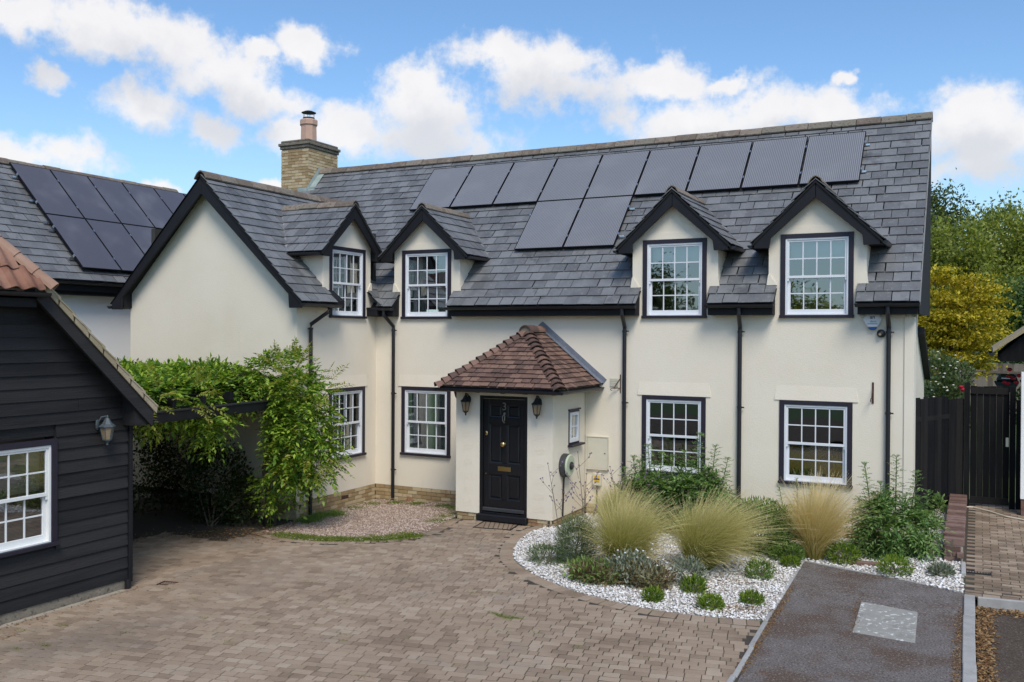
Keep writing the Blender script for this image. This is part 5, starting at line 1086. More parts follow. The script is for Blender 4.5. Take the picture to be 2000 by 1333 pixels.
for i in range(4):
    a = HIP0+hd*(i*.27-.05)+Vector((0, 0, .04)); mb = MB(); sx = hd.cross(Vector((0, 0, 1))).normalized(); u = sx.cross(hd); vs = []
    for q, r_ in ((0, .105), (.29, .092)):
        for rr_ in (r_, r_*.84): vs += [a+hd*q+(sx*math.cos(t_)+u*math.sin(t_))*rr_ for t_ in (math.pi*k/8 for k in range(9))]
    k = 9; fs = []
    for j in range(8): fs += [(j, j+1, 2*k+j+1, 2*k+j), (k+j, 3*k+j, 3*k+j+1, k+j+1), (j, k+j, k+j+1, j+1)]
    mb.add(vs, fs).build('hip_tile', 'hip_tile', broof, smooth=False)
    if i == 0: MB().prism([a+hd*.02+(sx*math.cos(math.pi*k/8)+u*math.sin(math.pi*k/8))*.088 for k in range(9)], (0, 0, 0), hd*.02).build('hip_end', 'verge', broof)
MB().half_gutter((xe+.05, 4.0, 3.765), (xe+.05, 7.20, 3.765), .05).build('gutter', 'black_plastic', barn)
MB().box(xe-.10, xe-.06, 4.0, 7.12, 3.60, 3.76).box(BX, xe-.06, 4.0, 7.1, 3.70, 3.73).build('fascia', 'black_paint', barn)
lantern('blue-grey lantern hung on the corner of the black barn', Matrix.Translation((BX+.03, 8.12, 2.20)) @ Matrix.Rotation(R(30), 4, 'Z') @ OUTX, 'lantern_barn', scale=1.02)

# ================================================================== NEIGHBOUR HOUSE (left, behind)
NRX, NRZ, NEX, NEZ = -19.75, 7.16, -17.0, 4.40; NXW = -17.35
nb_ = thing('neighbour_house', 'white rendered neighbour house with slate roof behind the black barn', 'house', (-19, 14, -.2))
m = MB().add([(NXW, 7, -.3), (NXW, 24, -.3), (NXW, 24, 4.55), (NXW, 7, 4.55)], [(0, 1, 2, 3)]); m.add([(NXW, 7, -.3), (-22.2, 7, -.3), (-22.2, 7, 4.5), (NRX, 7, 7), (NXW, 7, 4.5)], [(0, 1, 2, 3, 4)]); m.build('wall', 'render_white', nb_, fixn=False)
nrf = MB().add([(NEX, 6.7, NEZ), (NEX, 24.3, NEZ), (NRX, 24.3, NRZ), (NRX, 6.7, NRZ), (-22.5, 24.3, NEZ), (-22.5, 6.7, NEZ)], [(0, 1, 2, 3), (3, 2, 4, 5)]).build('roof', 'slate', nb_, fixn=False)
ns = []; NS = math.hypot(NRX-NEX, NRZ-NEZ); lay_slates((NEX, 6.7, NEZ), (0, 1, 0), ((NRX-NEX)/NS, 0, (NRZ-NEZ)/NS), NS-.03, 17, .305, lambda sd: [(3.0, 10.5)], nrf, coll=ns); pieces('slate', ns, slate_me, nb_)
for i in range(18): link('ridge_tile', RT, nrf, frame((NRX, 10.5+i*.45, NRZ+.05+random.gauss(0, .004)), (0, 1, 0), (-1, 0, 0), (0, 0, 1)))
MB().half_gutter((NEX+.04, 7, NEZ-.03), (NEX+.04, 24, NEZ-.03), .06).build('gutter', 'black_plastic', nb_)
MB().box(NXW-.0, NEX-.01, 7, 24, NEZ-.22, NEZ-.02).build('eaves_box', 'black_paint', nb_)
MB().box(NXW-.0, NEX-.08, 7, 24, NEZ-.30, NEZ-.222).build('fascia', 'black_paint', nb_)
MB().box(NXW, NXW+.03, 12.50, 12.60, 0, 4.1).build('render_strip', 'concrete', nb_)
ms2 = panel_meshes(1.0, 1.71, 'cells_plain'); Sn = Vector(((NRX-NEX)/NS, 0, (NRZ-NEZ)/NS)); Nn = Vector((Sn.z, 0, -Sn.x))
for row in (0, 1):
    for i in range(6):
        o = Vector((-19.62, 13.54, 7.04))-Sn*(1.725*(row+1))+Nn*.10+Vector((0, i*1.018, 0)); o = o+Vector((0, 0, 0))
        q = proj(o+Sn*1.6); 
        if row == 1 and i > 2: continue
        wd = ['nearest', 'second', 'third', 'fourth', 'fifth', 'sixth'][i]; lab = f'{wd} dark solar panel in the {"upper" if row == 0 else "lower"} row of the neighbour roof' if i == 0 else f'{wd} dark solar panel from the left in the {"upper" if row == 0 else "lower"} row of the neighbour roof'
        solar(lab, frame(o, (0, 1, 0), Sn, Nn), 1.0, 1.71, ms2, 'solar panels on the neighbour roof', (-.009,))
m = MB()
for i, dd in enumerate((.45, 1.25, 1.95, 2.2, 3.1)):
    a = Vector((-19.62, 13.50, 7.04))-Sn*dd+Nn*.07; r_ = MB().bar(a+Vector((0, -.08, 0)), a+Vector((0, 3.0, 0)), .05, .04).build('mounting_rail', 'alu')
    tag(r_, f'{["top", "second", "middle", "fourth", "lowest"][i]} stub of mounting rail at the near edge of the neighbour solar panels', 'rail')

# ================================================================== PERGOLA BEAM
pg = thing('pergola', 'black timber pergola beam carrying wisteria from the barn', 'pergola', (-10.1, 8.8, 0))
MB().bar((-10.1, 8.72, 2.13), (-10.95, 13.27, 2.07), .10, .14).build('beam', 'black_paint', pg, bevel=.006)
MB().bar((-10.1, 8.72, 2.212), (-10.95, 13.27, 2.152), .125, .02).build('capping', 'barn_board', pg)
MB().bar((-10.5, 8.74, 2.15), (-11.35, 13.27, 2.1), .08, .13).build('beam', 'black_paint', pg, bevel=.006)
for i in range(6): MB().box(-15.2, -10.35-i*.13, 9.1+i*.72, 9.17+i*.72, 2.23, 2.36).build('rafter', 'black_paint', pg)
MB().box(-15.2, -15.1, 8.9, 9.0, -.1, 2.22).build('post', 'black_paint', pg)
MB().tube([(-10.02, 8.72, 2.13), (-9.95, 8.76, 2.14)], .055, 12).build('beam_end', 'black_plastic', pg)

# ================================================================== RIGHT SIDE: fence, gate, low wall, neighbour corner
def board_run(t, a, b, z1, wd, m, th=.02, z0=None, jit=.012, nm='board'):
    a = Vector(a); b = Vector(b); d = b-a; L = d.length; n = max(1, round(L/wd)); d /= n; nn = Vector((-d.y, d.x)).normalized()
    for i in range(n):
        p, q = a+d*(i+.012), a+d*(i+.988); o = nn*random.gauss(0, .003); zz = z1+random.gauss(0, jit); zb = (gz(*p)+.03 if z0 is None else z0)
        MB().prism([(p.x+o.x, p.y+o.y, zb), (q.x+o.x, q.y+o.y, zb), (q.x+o.x, q.y+o.y, zz), (p.x+o.x, p.y+o.y, zz)], (0, 0, 0), (nn.x*th, nn.y*th, 0)).build(nm, m, t)
FA, FB, FC, FD = (-1.02, 16.95), (-.46, 18.15), (-.21, 18.42), (.60, 18.48)
def zat(px_y, P):   # height on the vertical through P seen at photo row px_y
    d = Vector((P[0], P[1], 0))-Vector((0, 0, 0)); lo, hi = -1, 6
    for _ in range(30):
        mid = (lo+hi)/2
        if proj((P[0], P[1], mid))[1] > px_y: lo = mid
        else: hi = mid
    return mid
fence = thing('side_fence', 'black vertical-board fence between the cottage and the gate', 'fence', (*FA, .2))
board_run(fence, FA, FB, zat(778, (-.8, 17.4)), .125, 'fence_black')
board_run(fence, (-.455, 18.2), FC, zat(778, FC), .14, 'fence_black')
MB().bar((FA[0], FA[1]+.04, .35), (FB[0], FB[1]+.04, .45), .04, .08).build('rail', 'fence_black', fence); MB().bar((FA[0], FA[1]+.04, 1.9), (FB[0], FB[1]+.04, 1.9), .04, .08).build('rail', 'fence_black', fence)
gate = thing('garden_gate', 'tall black boarded garden gate at the head of the side path', 'gate', (.2, 18.4, .2))
gt = zat(752, (.1, 18.45)); gb = gz(.2, 18.45)
MB().box(-.21, -.12, 18.38, 18.47, gb-.2, gt+.03).build('post', 'fence_black', gate); MB().box(.51, .60, 18.38, 18.47, gb-.2, gt-.01).build('post', 'fence_black', gate)
board_run(gate, (-.11, 18.44), (.505, 18.44), gt-.02, .103, 'fence_black', z0=gb+.05)
MB().box(-.105, .50, 18.415, 18.435, gt-.16, gt-.05).build('top_rail', 'fence_black', gate); MB().box(-.11, .50, 18.413, 18.433, gb+.06, gb+.17).build('bottom_rail', 'fence_black', gate)
zl = zat(865, (.5, 18.36)); MB().box(.45, .495, 18.40, 18.412, zl-.08, zl+.08).build('latch_plate', 'cream_plastic', gate)
MB().box(.61, .72, 18.40, 18.42, gb, zat(782, (.65, 18.4))).build('side_board', 'fence_black', gate)
hose = MB().tube([(-.18, 18.2, gz(-.18, 18.2)+.02), (-.05, 18.22, gz(0, 18.2)+.02), (.2, 18.0, gz(0, 18)+.02), (.45, 17.7, gz(.45, 17.7)+.02), (.75, 17.55, gz(.7, 17.5)+.02)], .012, 6).build('garden_hose', 'cream_plastic'); tag(hose, 'thin pale hose lying across the path before the gate', 'hose')
# low brick wall
lw = thing('garden_wall', 'low red-brick garden wall running from the gravel to the gate', 'wall', (-.3, 14.6, 0)); lb_me = MB().box(-.5, .5, -.5, .5, -.5, .5).mesh('brick', 'brick_red', bevel=.03); its = []
wtop = lambda y: .435+(y-14.6)*.028
core = MB().prism([(0, 14.61, -.1), (0, 18.2, 0), (0, 18.2, wtop(18.2)-.08), (0, 14.61, wtop(14.61)-.08)], (-.40, 0, 0), (-.165, 0, 0)).build('core', 'mortar', lw)
for i in range(33):
    y = 14.65+i*.108; its.append((frame((-.285+random.gauss(0, .004), y, wtop(y)-.05+random.gauss(0, .003)), (.27, 0, 0), (0, .098, 0), (0, 0, .10)), core))
for k in range(3):
    for i in range(-1, 2):
        x0 = max(-.41, -.41+i*.225+(k % 2)*.11); x1 = min(-.16, -.41+(i+1)*.225+(k % 2)*.11-.01)
        if x1-x0 > .04: its.append((frame(((x0+x1)/2, 14.64, wtop(14.6)-.14-k*.075), (x1-x0, 0, 0), (0, .09, 0), (0, 0, .065)), core))
    for i in range(17):
        y = 14.72+i*.225-(k % 2)*.11
        if y < 18.1: its.append((frame((-.20, y, wtop(y)-.14-k*.075), (.08, 0, 0), (0, .215, 0), (0, 0, .065)), core))
pieces('brick', its, lb_me, lw)
# neighbour garage at the right edge
NGX = .665
ng = thing('neighbour_garage', 'white and black corner of the neighbour building at the right edge', 'building', (NGX+.1, 18.2, .2))
MB().box(NGX, 5, 17.9, 18.1, zat(975, (NGX, 17.9)), 2.72).build('wall', 'render_white', ng); MB().box(NGX+.01, 5, 17.92, 18.1, 0, zat(976, (NGX, 17.9))).build('plinth', 'brick_red', ng)
zg0, zg1 = zat(706, (.40, 22)), zat(652, (.86, 22))
MB().prism([(.42, 22, zg0), (3, 22, zg0), (3, 22, zg1+1.5), (.86, 22, zg1-.02), (.42, 22, zg0+.16)], (0, 0, 0), (0, 3, 0)).build('gable', 'fence_black', ng)
MB().prism([(.28, 0, zat(688, (.3, 22))), (3.0, 0, zat(688, (.3, 22))+2.72*.72), (3.0, 0, zat(688, (.3, 22))+2.72*.72+.09), (.28, 0, zat(688, (.3, 22))+.09)], (0, 21.8, 0), (0, 25, 0)).build('roof', 'verge', ng)
MB().half_gutter((.26, 21.7, zat(690, (.26, 22))), (.26, 25, zat(690, (.26, 22))), .06).build('gutter', 'black_plastic', ng)
# weathered back fence, grill
bf = thing('back_fence', 'weathered grey close-board fence at the end of the garden', 'fence', (0, 33, 0)); zf = zat(710, (.3, 33))
board_run(bf, (-.15, 33), (2.6, 33.2), zf, .145, 'fence_grey', z0=0, jit=.008); MB().bar((-.15, 32.97, zf-.28), (2.6, 33.17, zf-.28), .03, .07).build('rail', 'fence_grey', bf)
bf2 = thing('trellis_fence', 'ragged weathered panel end nearer than the grey back fence', 'fence', (-.5, 27, 0)); zf2 = zat(706, (-.35, 27))
for i in range(7): MB().box(-.62+i*.075, -.56+i*.075, 27+random.uniform(0, .06), 27.06+random.uniform(0, .05), 0, zf2-random.uniform(0, .35)).build('board', 'fence_grey', bf2)
for k in range(4): MB().box(-.62, -.06, 26.97, 26.99, zf2-.35-k*.16, zf2-.28-k*.16).build('slat', 'fence_grey', bf2)
gr = thing('barbecue_grill', 'dark green hooded barbecue seen over the black gate', 'grill', (.65, 24, 0)); gy = 24; zt_ = zat(731, (.62, gy)); gx = .63
MB().prism([(gx-.26, 0, zt_-.16), (gx+.20, 0, zt_-.16), (gx+.13, 0, zt_), (gx-.19, 0, zt_)], (0, gy-.2, 0), (0, gy+.2, 0)).build('lid', 'grill_green', gr, bevel=.03)
MB().prism([(gx-.30, 0, zt_-.165), (gx+.22, 0, zt_-.165), (gx+.10, 0, zt_-.40), (gx-.18, 0, zt_-.40)], (0, gy-.22, 0), (0, gy+.22, 0)).build('fire_bowl', 'grill_green', gr, bevel=.02)
MB().box(gx+.23, gx+.45, gy-.18, gy+.18, zt_-.17, zt_-.13).build('side_shelf', 'dark_grey', gr); MB().box(gx-.15, gx+.08, gy-.235, gy-.222, zt_-.10, zt_-.08).build('handle', 'alu', gr)
for sx in (-.15, .1):
    for sy in (-.15, .15): MB().bar((gx+sx, gy+sy, 0), (gx+sx, gy+sy, zt_-.4), .04, .04, (1, 0, 0)).build('leg', 'dark_grey', gr)

# ================================================================== PLANTS
def unit(a): return a/np.maximum(np.linalg.norm(a, axis=-1, keepdims=True), 1e-9)
def leaf_quads(P, D, L, wr=.45, fold=.18, upv=None):
    n = len(P); D = unit(D); ref = RNG.normal(0, 1, (n, 3)) if upv is None else np.broadcast_to(np.asarray(upv, float), (n, 3))+RNG.normal(0, .35, (n, 3))
    S = unit(np.cross(D, ref)); N = np.cross(S, D); L = np.asarray(L).reshape(-1, 1)
    return np.stack([P, P+D*L*.45+S*L*wr/2+N*L*fold, P+D*L, P+D*L*.45-S*L*wr/2+N*L*fold], 1)
def quad_obj(name, V, m, parent, stuff=False, t=None):
    V = V.reshape(-1, 3); o = link(name, np_mesh(name, V, np.arange(len(V)).reshape(-1, 4), m, t=t), parent)
    if stuff: kind(o, 'stuff')
    return o
def compound(P, D, L, pairs, ll, wr=.42, droop=.35, ang=.85):
    """pinnate leaves: leaflets in pairs along a drooping midrib"""
    n = len(P); D = unit(D); L = np.asarray(L).reshape(-1, 1); S = unit(np.cross(D, np.array([0, 0, 1.])+RNG.normal(0, .3, (n, 3)))); out = []
    dr = lambda q: P+D*L*q+np.array([0, 0, -1.])*L*droop*q*q
    for k in range(pairs):
        q = (k+.8)/(pairs+.3); b = dr(q); size = ll*(1-.45*abs(q-.45))*L[:, 0]
        for sg in (-1, 1):
            d = D*(.55)+S*sg*ang+np.array([0, 0, -.30])+RNG.normal(0, .14, (n, 3)); out.append(leaf_quads(b, d, size, wr, .10, (0, 0, 1)))
    d = D*1.0+np.array([0, 0, -.45])+RNG.normal(0, .1, (n, 3)); out.append(leaf_quads(dr(1.0), d, ll*.95*L[:, 0], wr, .10, (0, 0, 1)))
    w = S*.0035; out.append(np.stack([P-w, P+w, dr(1.0)+w*.4, dr(1.0)-w*.4], 1))
    return np.concatenate(out)
def in_ellipsoids(els, n, shell=.55):
    w = np.array([e[1][0]*e[1][1]*e[1][2] for e in els])**.75; idx = RNG.choice(len(els), n, p=w/w.sum()); u = unit(RNG.normal(0, 1, (n, 3))); r = RNG.uniform(shell, 1, (n, 1))**.6
    c = np.array([e[0] for e in els])[idx]; rad = np.array([e[1] for e in els])[idx]; return c+u*r*rad, unit(u/rad)
# ---- wisteria over the pergola and down the corner of the wing
wis = thing('wisteria', 'green wisteria draped over the pergola and down to the wing corner', 'climber', (-11.25, 12.75, -.1))
tk = MB().tube([(-11.3, 12.75, -.12), (-11.2, 12.7, .35), (-11.32, 12.72, .9), (-11.1, 12.7, 1.6), (-10.8, 12.6, 2.2)], [.075, .06, .055, .05, .035], 8); tk.tube([(-11.15, 12.8, -.12), (-11.25, 12.75, .6), (-11.0, 12.7, 1.4), (-10.9, 12.6, 2.2)], [.05, .04, .04, .03], 7); tk.build('trunk', 'bark', wis, smooth=True)
CAN = [((-10.92-(y-9)*.19, y, 2.40+.06*math.sin(y*2.3)), (.42, .5, .13)) for y in (9.1, 9.8, 10.5, 11.2, 11.9)]+[((-12.2, y, 2.45), (.8, .6, .16)) for y in (9.2, 10.2, 11.2, 12.2)]+[((-13.2, y, 2.42), (.9, .65, .16)) for y in (9.2, 10.4, 11.6, 12.6)]+[((-14.6, y, 2.42), (.9, .65, .16)) for y in (9.4, 10.8, 12.2)]
BUSH = [((-10.85, 12.65, 2.45), (.60, .50, .48)), ((-10.45, 12.55, 2.15), (.55, .45, .42)), ((-10.30, 12.55, 1.75), (.48, .42, .40)), ((-10.45, 12.55, 1.35), (.45, .4, .36)), ((-10.2, 12.7, 1.22), (.36, .35, .34)),
        ((-10.75, 12.6, .92), (.26, .26, .24)), ((-10.98, 12.6, .66), (.22, .22, .20)), ((-10.95, 12.55, .44), (.16, .16, .18)), ((-10.5, 12.6, .98), (.24, .24, .2))]
HANG = [((-10.68, 10.70, 1.94), (.22, .24, .14)), ((-10.66, 10.80, 1.74), (.15, .18, .12))]
for nm, els, n, L0, L1 in (('foliage', CAN, 2300, .32, .46), ('foliage', BUSH, 800, .28, .42), ('foliage', HANG, 70, .28, .38)):
    P, N_ = in_ellipsoids(els, n, .5); D = N_*.9+np.array([.25, -.25, .18])+RNG.normal(0, .35, (n, 3)); quad_obj(nm, compound(P, D, RNG.uniform(L0, L1, n), 6, .30, .44, .45), 'wisteria_leaf', wis, True)
P, N_ = in_ellipsoids([((-10.5, 12.5, 2.6), (.5, .4, .35)), ((-10.15, 12.5, 1.3), (.45, .4, .3)), ((-10.25, 9.6, 2.35), (.2, .7, .25)), ((-10.0, 12.6, 2.35), (.35, .3, .3))], 150, .9); quad_obj('young_shoots', compound(P, N_+np.array([.2, -.2, .35]), RNG.uniform(.26, .42, 150), 7, .25, .36, .3), 'leaf_tip', wis, True)
P = np.stack([RNG.uniform(-15.6, -11.1, 5200), RNG.uniform(8.8, 13.25, 5200), RNG.uniform(2.36, 2.52, 5200)], 1); quad_obj('shading_foliage', leaf_quads(P, RNG.normal(0, 1, (5200, 3))*np.array([1, 1, .3]), RNG.uniform(.12, .22, 5200), .6, .1, (0, 0, 1)), 'shade_leaf', wis, True)  # extra leaf layer added to keep light out of the space below
# ---- dark shrubs in the shade of the pergola
def shrub(nm, label, cat, base, els, n, L, m, wr=.5, group=None, stem=None, fold=.15, shell=.35, dirb=(0, 0, .4), jit=.6):
    t = thing(nm, label, cat, base, group); P, N_ = in_ellipsoids(els, n, shell); D = N_+np.array(dirb)+RNG.normal(0, jit, (n, 3))
    quad_obj('foliage', leaf_quads(P, D, RNG.uniform(.6, 1.15, n)*L, wr, fold), m, t, True)
    sb = MB(); b = Vector(base)
    for i in range(stem or 5):
        e = els[i % len(els)]; q = Vector(e[0])+Vector((random.uniform(-.4, .4)*e[1][0], random.uniform(-.4, .4)*e[1][1], random.uniform(0, .5)*e[1][2])); sb.tube([b+Vector((random.gauss(0, .04), random.gauss(0, .04), -.03)), (b+q)/2+Vector((random.gauss(0, .05), random.gauss(0, .05), .05)), q], [.014, .010, .004], 5)
    sb.build('stems', 'stem_brown', t); return t
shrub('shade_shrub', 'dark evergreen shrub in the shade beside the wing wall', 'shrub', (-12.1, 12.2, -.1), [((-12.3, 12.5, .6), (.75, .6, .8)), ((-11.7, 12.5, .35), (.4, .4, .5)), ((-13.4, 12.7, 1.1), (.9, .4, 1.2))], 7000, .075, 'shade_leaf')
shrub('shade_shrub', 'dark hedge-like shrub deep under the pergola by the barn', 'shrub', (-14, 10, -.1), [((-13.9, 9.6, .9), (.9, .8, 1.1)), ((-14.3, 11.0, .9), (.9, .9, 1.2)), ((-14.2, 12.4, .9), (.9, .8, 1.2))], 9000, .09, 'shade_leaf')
shrub('pale_shrub', 'pale flowering shrub glimpsed beyond the pergola', 'shrub', (-16.2, 10.6, -.1), [((-16.2, 10.0, 1.3), (.6, .8, 1.0)), ((-16.3, 11.6, 1.2), (.6, .8, 1.0))], 3500, .08, 'silver_leaf')
# ---- feather grasses
def blades(base, n, h, spread, lean, wid=.0022, seg=7, r0=.13, curl=.9):
    a = RNG.uniform(0, 2*np.pi, n); k = np.sqrt(RNG.uniform(0, 1, n)); r = k*r0; L = h*np.where(RNG.uniform(0, 1, n) < .22, RNG.uniform(1.0, 1.3, n), RNG.uniform(.5, 1.05, n)); th = k*spread*RNG.uniform(.45, 1.25, n)
    out = np.stack([np.cos(a), np.sin(a)], 1); q = np.linspace(0, 1, seg+1); P = np.zeros((n, seg+1, 3)); x = np.zeros((n, 2)); z = np.zeros(n)
    P[:, 0, :2] = out*r[:, None]; wob = RNG.normal(0, .22, (n, 2))
    for i in range(1, seg+1):
        ang = th*(.32+1.15*curl*q[i]**1.5)+RNG.normal(0, .02, n); d2 = out*np.sin(ang)[:, None]+(np.array(lean)*1.5+wob)*q[i]**1.7
        stp = L/seg; P[:, i, :2] = P[:, i-1, :2]+d2*stp[:, None]; P[:, i, 2] = P[:, i-1, 2]+np.cos(np.minimum(ang, 2.2))*stp
    P += np.array(base); sd = np.stack([-out[:, 1], out[:, 0], 0*a], 1)+RNG.normal(0, .5, (n, 3)); sd = unit(sd); w = wid*(1-.55*q)
    A = P-sd[:, None]*w[None, :, None]; B = P+sd[:, None]*w[None, :, None]; Q = np.stack([A[:, :-1], B[:, :-1], B[:, 1:], A[:, 1:]], 2).reshape(-1, 4, 3)
    tq = np.clip(q[None]*1.0+RNG.normal(0, .07, (n, 1)), 0, 1); tt = np.stack([tq[:, :-1], tq[:, :-1], tq[:, 1:], tq[:, 1:]], 2).reshape(-1)
    return Q, tt
def feather_grass(label, x, y, h, spread, lean, n, m='stipa', grp='feather grasses in the gravel bed'):
    z = gz(x, y); t = thing('feather_grass', label, 'grass', (x, y, z), grp); Q, tt = blades((x, y, z), n, h, spread, lean); quad_obj('blades', Q, m, t, True, tt)
    Q, tt = blades((x, y, z), n//4, h*.62, spread*1.35, lean, .004); quad_obj('old_blades', Q, m, t, True, np.clip(tt*.7+.3, 0, 1)); return t
feather_grass('feathery straw-green grass clump nearest the porch', -4.42, 12.3, .90, 1.15, (.22, -.03), 4600)
feather_grass('windswept straw-green feather grass leaning right in the middle of the bed', -3.44, 12.80, .95, 1.15, (.46, -.03), 4800)
feather_grass('golden feather grass clump below the far right window', -2.12, 14.15, 1.02, .78, (.12, .02), 3600, 'stipa_gold')
feather_grass('thin dry grass tuft between the porch side and the first feather grass', -5.25, 14.3, .75, .95, (.1, 0), 1500)
feather_grass('loose olive grass tuft against the wall under the meter cabinet', -5.6, 15.1, .62, .9, (.1, 0), 1300)
# ---- thistles and other tall weeds
def thistle(label, base, stems, leafL, m='thistle_leaf', grp='tall thistles against the cottage wall', low=260, ll=.40):
    x, y = base; z = gz(x, y); t = thing('thistle', label, 'thistle', (x, y, z), grp); sb = MB(); Ps = []; Ds = []; Ls = []
    for (dx, dy, h) in stems:
        p0 = Vector((x+dx*.45, y+dy*.45, z-.02)); p1 = Vector((x+dx, y+dy, z+h)); sb.tube([p0, p0.lerp(p1, .5)+Vector((random.gauss(0, .02), random.gauss(0, .02), 0)), p1], [.013, .010, .005], 6)
        nl = int(26+h*22)
        for i in range(nl):
            q = (i/nl)**.85; a = i*2.4+random.gauss(0, .3); p = p0.lerp(p1, q); taper = (1-.62*q); Ps.append(p); Ds.append((math.cos(a), math.sin(a), .25+.9*q)); Ls.append(leafL*taper*random.uniform(.75, 1.15))
        for i in range(5): a = i*1.3; Ps.append(p1); Ds.append((math.cos(a)*.6, math.sin(a)*.6, 1)); Ls.append(leafL*.3)
    rad = max(math.hypot(s_[0], s_[1]) for s_ in stems); hm = max(s_[2] for s_ in stems)
    P, N_ = in_ellipsoids([((x, y, z+hm*.28), (rad*1.0, rad*.8, hm*.30))], low, .4); Ps += list(map(tuple, P)); Ds += list(map(tuple, N_+RNG.normal(0, .4, (low, 3)))); Ls += list(RNG.uniform(.7, 1.1, low)*leafL)
    sb.build('stems', 'stem_green', t); quad_obj('leaves', compound(np.array([tuple(p) for p in Ps]), np.array(Ds, float), np.array(Ls), 5, ll*.85, .36, .5, .85), m, t, True); return t
thistle('tall leafy thistle clump at the right end of the bed by the corner', (-1.12, 14.75), [(-.38, .0, 1.30), (.05, .15, 1.42), (.34, .05, 1.22), (.50, .0, .95), (-.15, -.1, 1.05), (.2, -.15, .9), (-.45, -.1, .8)], .30, low=520)
thistle('leafy weed clump under the left part of the third ground-floor window', (-4.95, 15.2), [(-.35, 0, 1.15), (-.1, .05, 1.36), (.15, 0, 1.25), (.35, .05, 1.2), (-.5, -.05, .95), (-.2, -.1, 1.1)], .34, low=560)
thistle('leafy weed clump with the tallest spike right of the third ground-floor window', (-4.15, 15.2), [(-.25, 0, 1.3), (.0, .05, 1.6), (.28, 0, 1.42), (.48, .02, 1.22), (-.1, -.1, 1.15), (.2, -.1, 1.05)], .32, low=560)
thistle('slender thistle spikes under the far right window behind the golden grass', (-2.62, 15.25), [(-.22, 0, .82), (.05, 0, .98), (.3, 0, .9)], .18, low=60)
def dome(nm, label, cat, x, y, rx, ry, h, n, L, m, wr, up=.6, grp=None, jit=.45, stem=3, shell=.3):
    z = gz(x, y); return shrub(nm, label, cat, (x, y, z), [((x, y, z+h*.42), (rx, ry, h*.58))], n, L, m, wr, grp, stem, .12, shell, (0, 0, up), jit)
dome('bushy_herb', 'bright green bushy herb left of the golden feather grass', 'shrub', -2.92, 14.15, .55, .48, .80, 5600, .085, 'bush_leaf', .30, .9)
dome('bushy_herb', 'low green herb spreading behind the windswept grass', 'shrub', -3.75, 14.55, .55, .4, .55, 3600, .07, 'bush_leaf', .30, .9)
dome('low_herb', 'small green mound at the foot of the golden grass, left side', 'shrub', -2.48, 13.85, .26, .2, .26, 1200, .06, 'bush_leaf', .32, .7)
dome('low_herb', 'small yellow-green mound right of the golden grass root', 'shrub', -1.72, 14.05, .24, .2, .30, 1100, .06, 'sedum_leaf', .32, .7)
dome('fennel', 'wispy blue-green feathery plant at the left tip of the bed', 'herb', -5.12, 12.25, .30, .28, .68, 5200, .10, 'fennel_leaf', .07, .8, shell=.2)
dome('fennel', 'low feathery sprawl on the white gravel at the bed edge', 'herb', -5.5, 12.05, .28, .2, .25, 1500, .09, 'fennel_leaf', .09, .5)
dome('dry_herb', 'brown dying herb sprawling before the first feather grass', 'herb', -4.48, 11.45, .40, .26, .24, 1500, .11, 'dry_leaf', .22, .5, jit=.9)
dome('dry_herb', 'brown and grey herb sprawl in front of the windswept grass', 'herb', -3.85, 11.55, .36, .24, .27, 1300, .11, 'dry_leaf', .22, .5, jit=.9)
dome('silver_herb', 'silvery-leaved plant with pale flowers between the two nearest grasses', 'herb', -4.05, 11.55, .42, .26, .42, 900, .08, 'silver_leaf', .28, .9, jit=.8)
dome('silver_herb', 'small silvery plant at the foot of the windswept grass', 'herb', -3.35, 11.85, .24, .2, .38, 600, .07, 'silver_leaf', .3, .7)
dome('weedy_herb', 'sparse green weeds mixed through the brown dying herb', 'weeds', -4.55, 11.4, .42, .24, .3, 700, .09, 'bush_leaf', .22, .9, jit=.8)
dome('bushy_herb', 'small bright green shoots at the root of the windswept grass', 'herb', -3.22, 11.6, .16, .14, .2, 420, .08, 'sedum_leaf', .25, 1.0)
for (x, y, r_, h, lab) in ((-3.56, 10.98, .13, .17, 'leftmost small green cushion plant near the paving edge'), (-2.86, 11.05, .16, .17, 'middle green cushion plant near the paving edge'), (-2.46, 11.5, .145, .15, 'right-hand green cushion plant near the asphalt edge'),
                          (-2.62, 12.72, .19, .26, 'dark glossy green cushion plant on gravel left of the asphalt'), (-1.0, 13.68, .24, .25, 'green cushion plant behind the back edge of the asphalt'), (-.42, 13.85, .16, .15, 'sparse grey-green weed on gravel near the side path'), (-2.36, 13.55, .14, .12, 'tiny green seedling tuft at the far corner of the asphalt')):
    dome('cushion_plant', lab, 'plant', x, y, r_, r_*.9, h, 900 if r_ > .15 else 700, .055, 'silver_leaf' if 'grey' in lab else 'bush_leaf' if 'dark' in lab else 'sedum_leaf', .28, .9, 'cushion plants on the white gravel')
